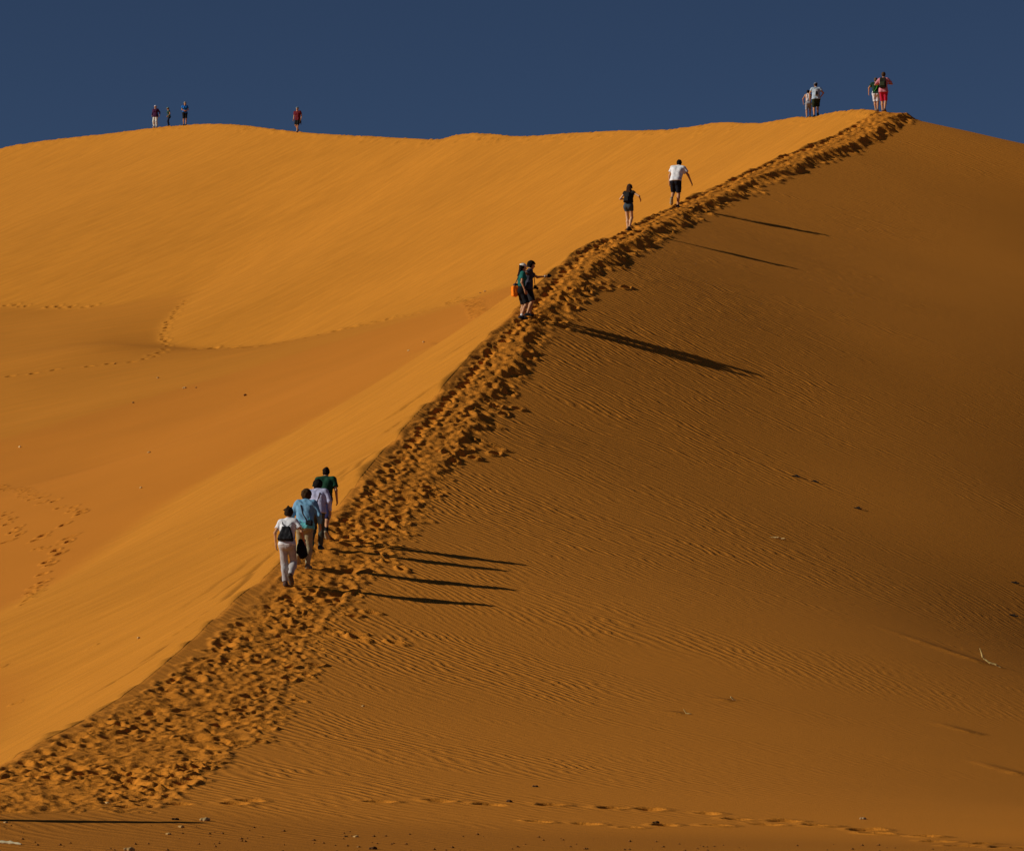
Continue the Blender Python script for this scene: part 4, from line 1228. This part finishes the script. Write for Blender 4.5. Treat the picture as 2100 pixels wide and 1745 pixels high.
t = worn(Q_, 'jacket', 'dark jacket dangling from the hand of the lone walker in dark red', 'jacket')
f = Q_.field(); g_ = Q_.grip[0]
f.cone(g_ + V3(0, 0, .04), g_ + V3(0, -.02, -.14), .045, .055, .03); f.cone(g_ + V3(-.02, -.02, -.1), g_ + V3(-.03, -.03, -.3), .03, .02, .03); f.cone(g_ + V3(.03, 0, -.1), g_ + V3(.04, 0, -.26), .03, .018, .03)
f.wrinkle(.008, 30, 3); new_obj('jacket_body', f.mesh('jacket_body'), t, mat((.03, .018, .012), .8))

# one more stands just beyond the left edge: only the shadow falls into the picture
p = at(-185, 1682); 
S_ = Person('person at the ridge foot whose long shadow lies on the flat sand', p, 0.2, 1.74, False, lean=.05, h=.013,
            feet=((-.09, .05, 0, 0), (.09, -.05, 0, 0)))
S_.shirt((.10, .12, .16), .6, .06, .02); S_.legs((.05, .05, .06), .98, .026, .03); S_.shoes((.03, .03, .03)); S_.hair((.02, .014, .01), 'short')

# ------------------------------------------------------------------ things lying on the sand
def lying(name, label, cat, u, v, col, cones, h=.008, group=None, rough=.7, rz=0.0, wr=.004, part=None):
    p = cast(u, v); p[2] = zgrid(p[0], p[1])
    pts = np.array([q for c in cones for q in (c[0], c[1])])
    r = max(max(c[2], c[3]) for c in cones)
    f = Field(pts.min(0) - r - .03, pts.max(0) + r + .03, h)
    for c in cones: f.cone(V3(*c[0]), V3(*c[1]), c[2], c[3], .012)
    if wr: f.wrinkle(wr, 40, int(u))
    o = new_obj(name, f.mesh(name), None, mat(col, rough), p, rz)
    o['label'] = label; o['category'] = cat
    if group: o['group'] = group
    return o
BLEACH = (.62, .44, .15)
lying('branch', 'bleached bent branch standing out of a wind drift at the right edge', 'branch', 2036, 1364, BLEACH,
      [((-.28, 0, .36), (-.22, 0, .18), .012, .020), ((-.22, 0, .18), (-.185, 0, .13), .020, .016), ((-.18, 0, .125), (-.06, -.02, .04), .016, .022), ((-.06, -.02, .04), (.07, -.03, .0), .022, .022), ((.07, -.03, .0), (.16, -.03, -.06), .022, .018)])
lying('twig', 'small pale twig above the trail, left of the other twig', 'twig', 1408, 1464, BLEACH, [((-.05, 0, .08), (.0, 0, .01), .010, .014), ((.0, 0, .01), (.09, -.01, .0), .014, .010)])
lying('twig', 'small pale twig on the rippled slope, higher and right of its neighbour', 'twig', 1502, 1437, (.60, .42, .16), [((-.03, 0, .06), (.02, 0, .01), .012, .016), ((.02, 0, .01), (.07, 0, .0), .014, .010)])
for u, v, lab, wd in ((1590, 1104, 'pale scrap of dry brush lying among the strongest ripples', .14), (1604, 1107, 'second pale scrap of dry brush just right of the first among the ripples', .1)):
    lying('dry_brush', lab, 'dry brush', u, v, (.62, .42, .16), [((-wd, 0, .03), (0, .02, .02), .012, .018), ((-wd * .4, .03, .02), (wd * .6, -.02, .03), .010, .014), ((0, 0, .02), (wd, -.01, .01), .012, .01)])
for u, v, lab in ((1633, 979, 'dark clump of dry twigs, upper left of the pair on the rippled slope'), (1672, 989, 'dark clump of dry twigs just right of the upper clump'), (1760, 1044, 'dark speck of twig alone below the two clumps'), (2078, 1265, 'dark twig clump near the right edge above the branch'), (2082, 1197, 'brown twig clump at the right edge, highest there')):
    lying('twig_clump', lab, 'twigs', u, v, (.035, .024, .014), [((-.11, 0, .03), (.02, .01, .04), .016, .026), ((-.03, .01, .02), (.10, -.02, .01), .024, .014)], wr=.008)
STONES = [(869, 703, .075, (0.684, 0.446, 0.185), 'pale chip of stone nearest the standing pair, above the slip face'), (838, 720, .06, (0.570, 0.360, 0.134), 'smaller pale chip left of the pale stone near the standing pair'),
          (995, 599, .08, (0.684, 0.446, 0.185), 'white chip of stone high in the bowl just left of the standing pair'), (985, 602, .06, (0.237, 0.115, 0.034), 'brown chip beside the white one high in the bowl'),
          (324, 776, .10, (0.427, 0.238, 0.076), 'brown stone alone on the bowl floor below the faint track'), (379, 797, .11, (0.589, 0.374, 0.143), 'largest pale stone on the bowl floor'),
          (402, 796, .07, (0.570, 0.360, 0.134), 'pale stone just right of the largest on the bowl floor'), (273, 827, .09, (0.342, 0.187, 0.059), 'dark stone on the lower left of the bowl floor stones'),
          (503, 812, .10, (0.190, 0.079, 0.021), 'dark reddish stone on the right of the bowl floor'), (41, 918, .09, (0.684, 0.454, 0.193), 'pale stone near the left edge of the bowl floor'),
          (306, 929, .07, (0.589, 0.389, 0.151), 'pale sliver on the red floor above the slip face'), (289, 1001, .07, (0.522, 0.324, 0.118), 'pale stone beside the foot of the near slip face'),
          (236, 747, .07, (0.209, 0.101, 0.025), 'small dark stone upper left on the bowl floor'), (284, 1310, .05, (0.741, 0.504, 0.210), 'tiny white chip on the near slip face')]
for u, v, r, col, lab in STONES:
    a = rng.uniform(0, 3); r *= .75
    lying('stone', lab, 'stone', u, v, col, [((-r * .7, 0, r * .35), (r * .5, r * .2, r * .3), r * .5, r * .6), ((0, -r * .3, r * .25), (r * .3, 0, r * .7), r * .5, r * .4)], h=.012, rz=a, wr=.010, rough=.9)
DEB = [(420, 1684, .11, (0.522, 0.338, 0.134), 'palest broken slab lying below the long thin shadow'), (372, 1697, .07, (0.475, 0.274, 0.084), 'small tan chip left below the pale slab'), (345, 1712, .06, (0.456, 0.274, 0.092), 'tan chip near the bottom left, left of the pale slab'),
       (360, 1682, .08, (0.048, 0.025, 0.008), 'dark stone just under the long thin shadow'), (729, 1717, .06, (0.522, 0.324, 0.118), 'pale chip right of the middle debris on the flat sand'), (765, 1742, .08, (0.095, 0.043, 0.013), 'dark stone at the bottom edge, left of centre'),
       (265, 1744, .10, (0.380, 0.230, 0.084), 'grey slab at the bottom edge, left'), (220, 1645, .05, (0.665, 0.432, 0.168), 'white sliver upright where the trodden sand ends'), (11, 1688, .05, (0.522, 0.324, 0.126), 'pale pebble at the left edge of the trodden sand'),
       (1098, 1614, .06, (0.095, 0.050, 0.021), 'dark pebble on the low ripples in the middle'), (1045, 1645, .07, (0.076, 0.036, 0.013), 'dark clod on the foot trail in the middle'), (710, 1716, .05, (0.332, 0.180, 0.055), 'brown chip beside the pale chip on flat sand'),
       (736, 1738, .04, (0.285, 0.144, 0.042), 'brown pebble by the bottom edge'), (1345, 1688, .08, (0.057, 0.029, 0.008), 'dark twig between the two foot trails'), (1770, 1680, .07, (0.475, 0.317, 0.151), 'pale scrap above the deep foot trail at right'), (744, 1450, .05, (0.570, 0.360, 0.126), 'tiny pale chip on the ripples right of the trodden path')]
for u, v, r, col, lab in DEB:
    a = rng.uniform(-.4, .4); r *= .62
    lying('stone', lab, 'stone', u, v, col, [((-r * .8, 0, r * .25), (r * .7, r * .15, r * .2), r * .35, r * .4), ((0, -r * .3, r * .2), (r * .3, 0, r * .45), r * .4, r * .3)], h=.008, rz=a, wr=.006, rough=.9)
lying('stick', 'long pale stick lying in the bottom left corner', 'stick', 18, 1731, (.45, .38, .22), [((-.16, .1, .03), (.02, .0, .02), .014, .02), ((.02, 0, .02), (.17, -.12, .0), .02, .012)])
# pebbles of the gravelly flat: too many and too small to count
def gravel():
    vs, fs = [], []
    r = np.random.default_rng(17)
    for i in range(220):
        u, v = r.uniform(-60, 2160), 1745 - abs(r.normal()) * 34
        d = 46.5 + r.uniform(0, 4.5)
        x, y = (u - 1050) / FPX * d, d - (1.0 if u < 300 else 0) * r.uniform(0, 2)
        z = zgrid(x, y); s = r.uniform(.008, .028)
        b = len(vs)
        for q in ((1, 0, 0), (-1, 0, 0), (0, 1, 0), (0, -1, 0), (0, 0, 1), (0, 0, -.5)):
            vs.append((x + q[0] * s * r.uniform(.7, 1.4), y + q[1] * s * r.uniform(.7, 1.4), z + s * .2 + q[2] * s * .8))
        for a_, b_ in ((0, 2), (2, 1), (1, 3), (3, 0)):
            fs.append((b + a_, b + b_, b + 4)); fs.append((b + b_, b + a_, b + 5))
    me = bpy.data.meshes.new('gravel'); me.from_pydata(vs, [], fs); me.update()
    o = new_obj('gravel', me, None, mat((.22, .085, .016), .9)); o['kind'] = 'stuff'; o['label'] = 'scattered brown pebbles on the flat sand at the foot of the dune'
gravel()
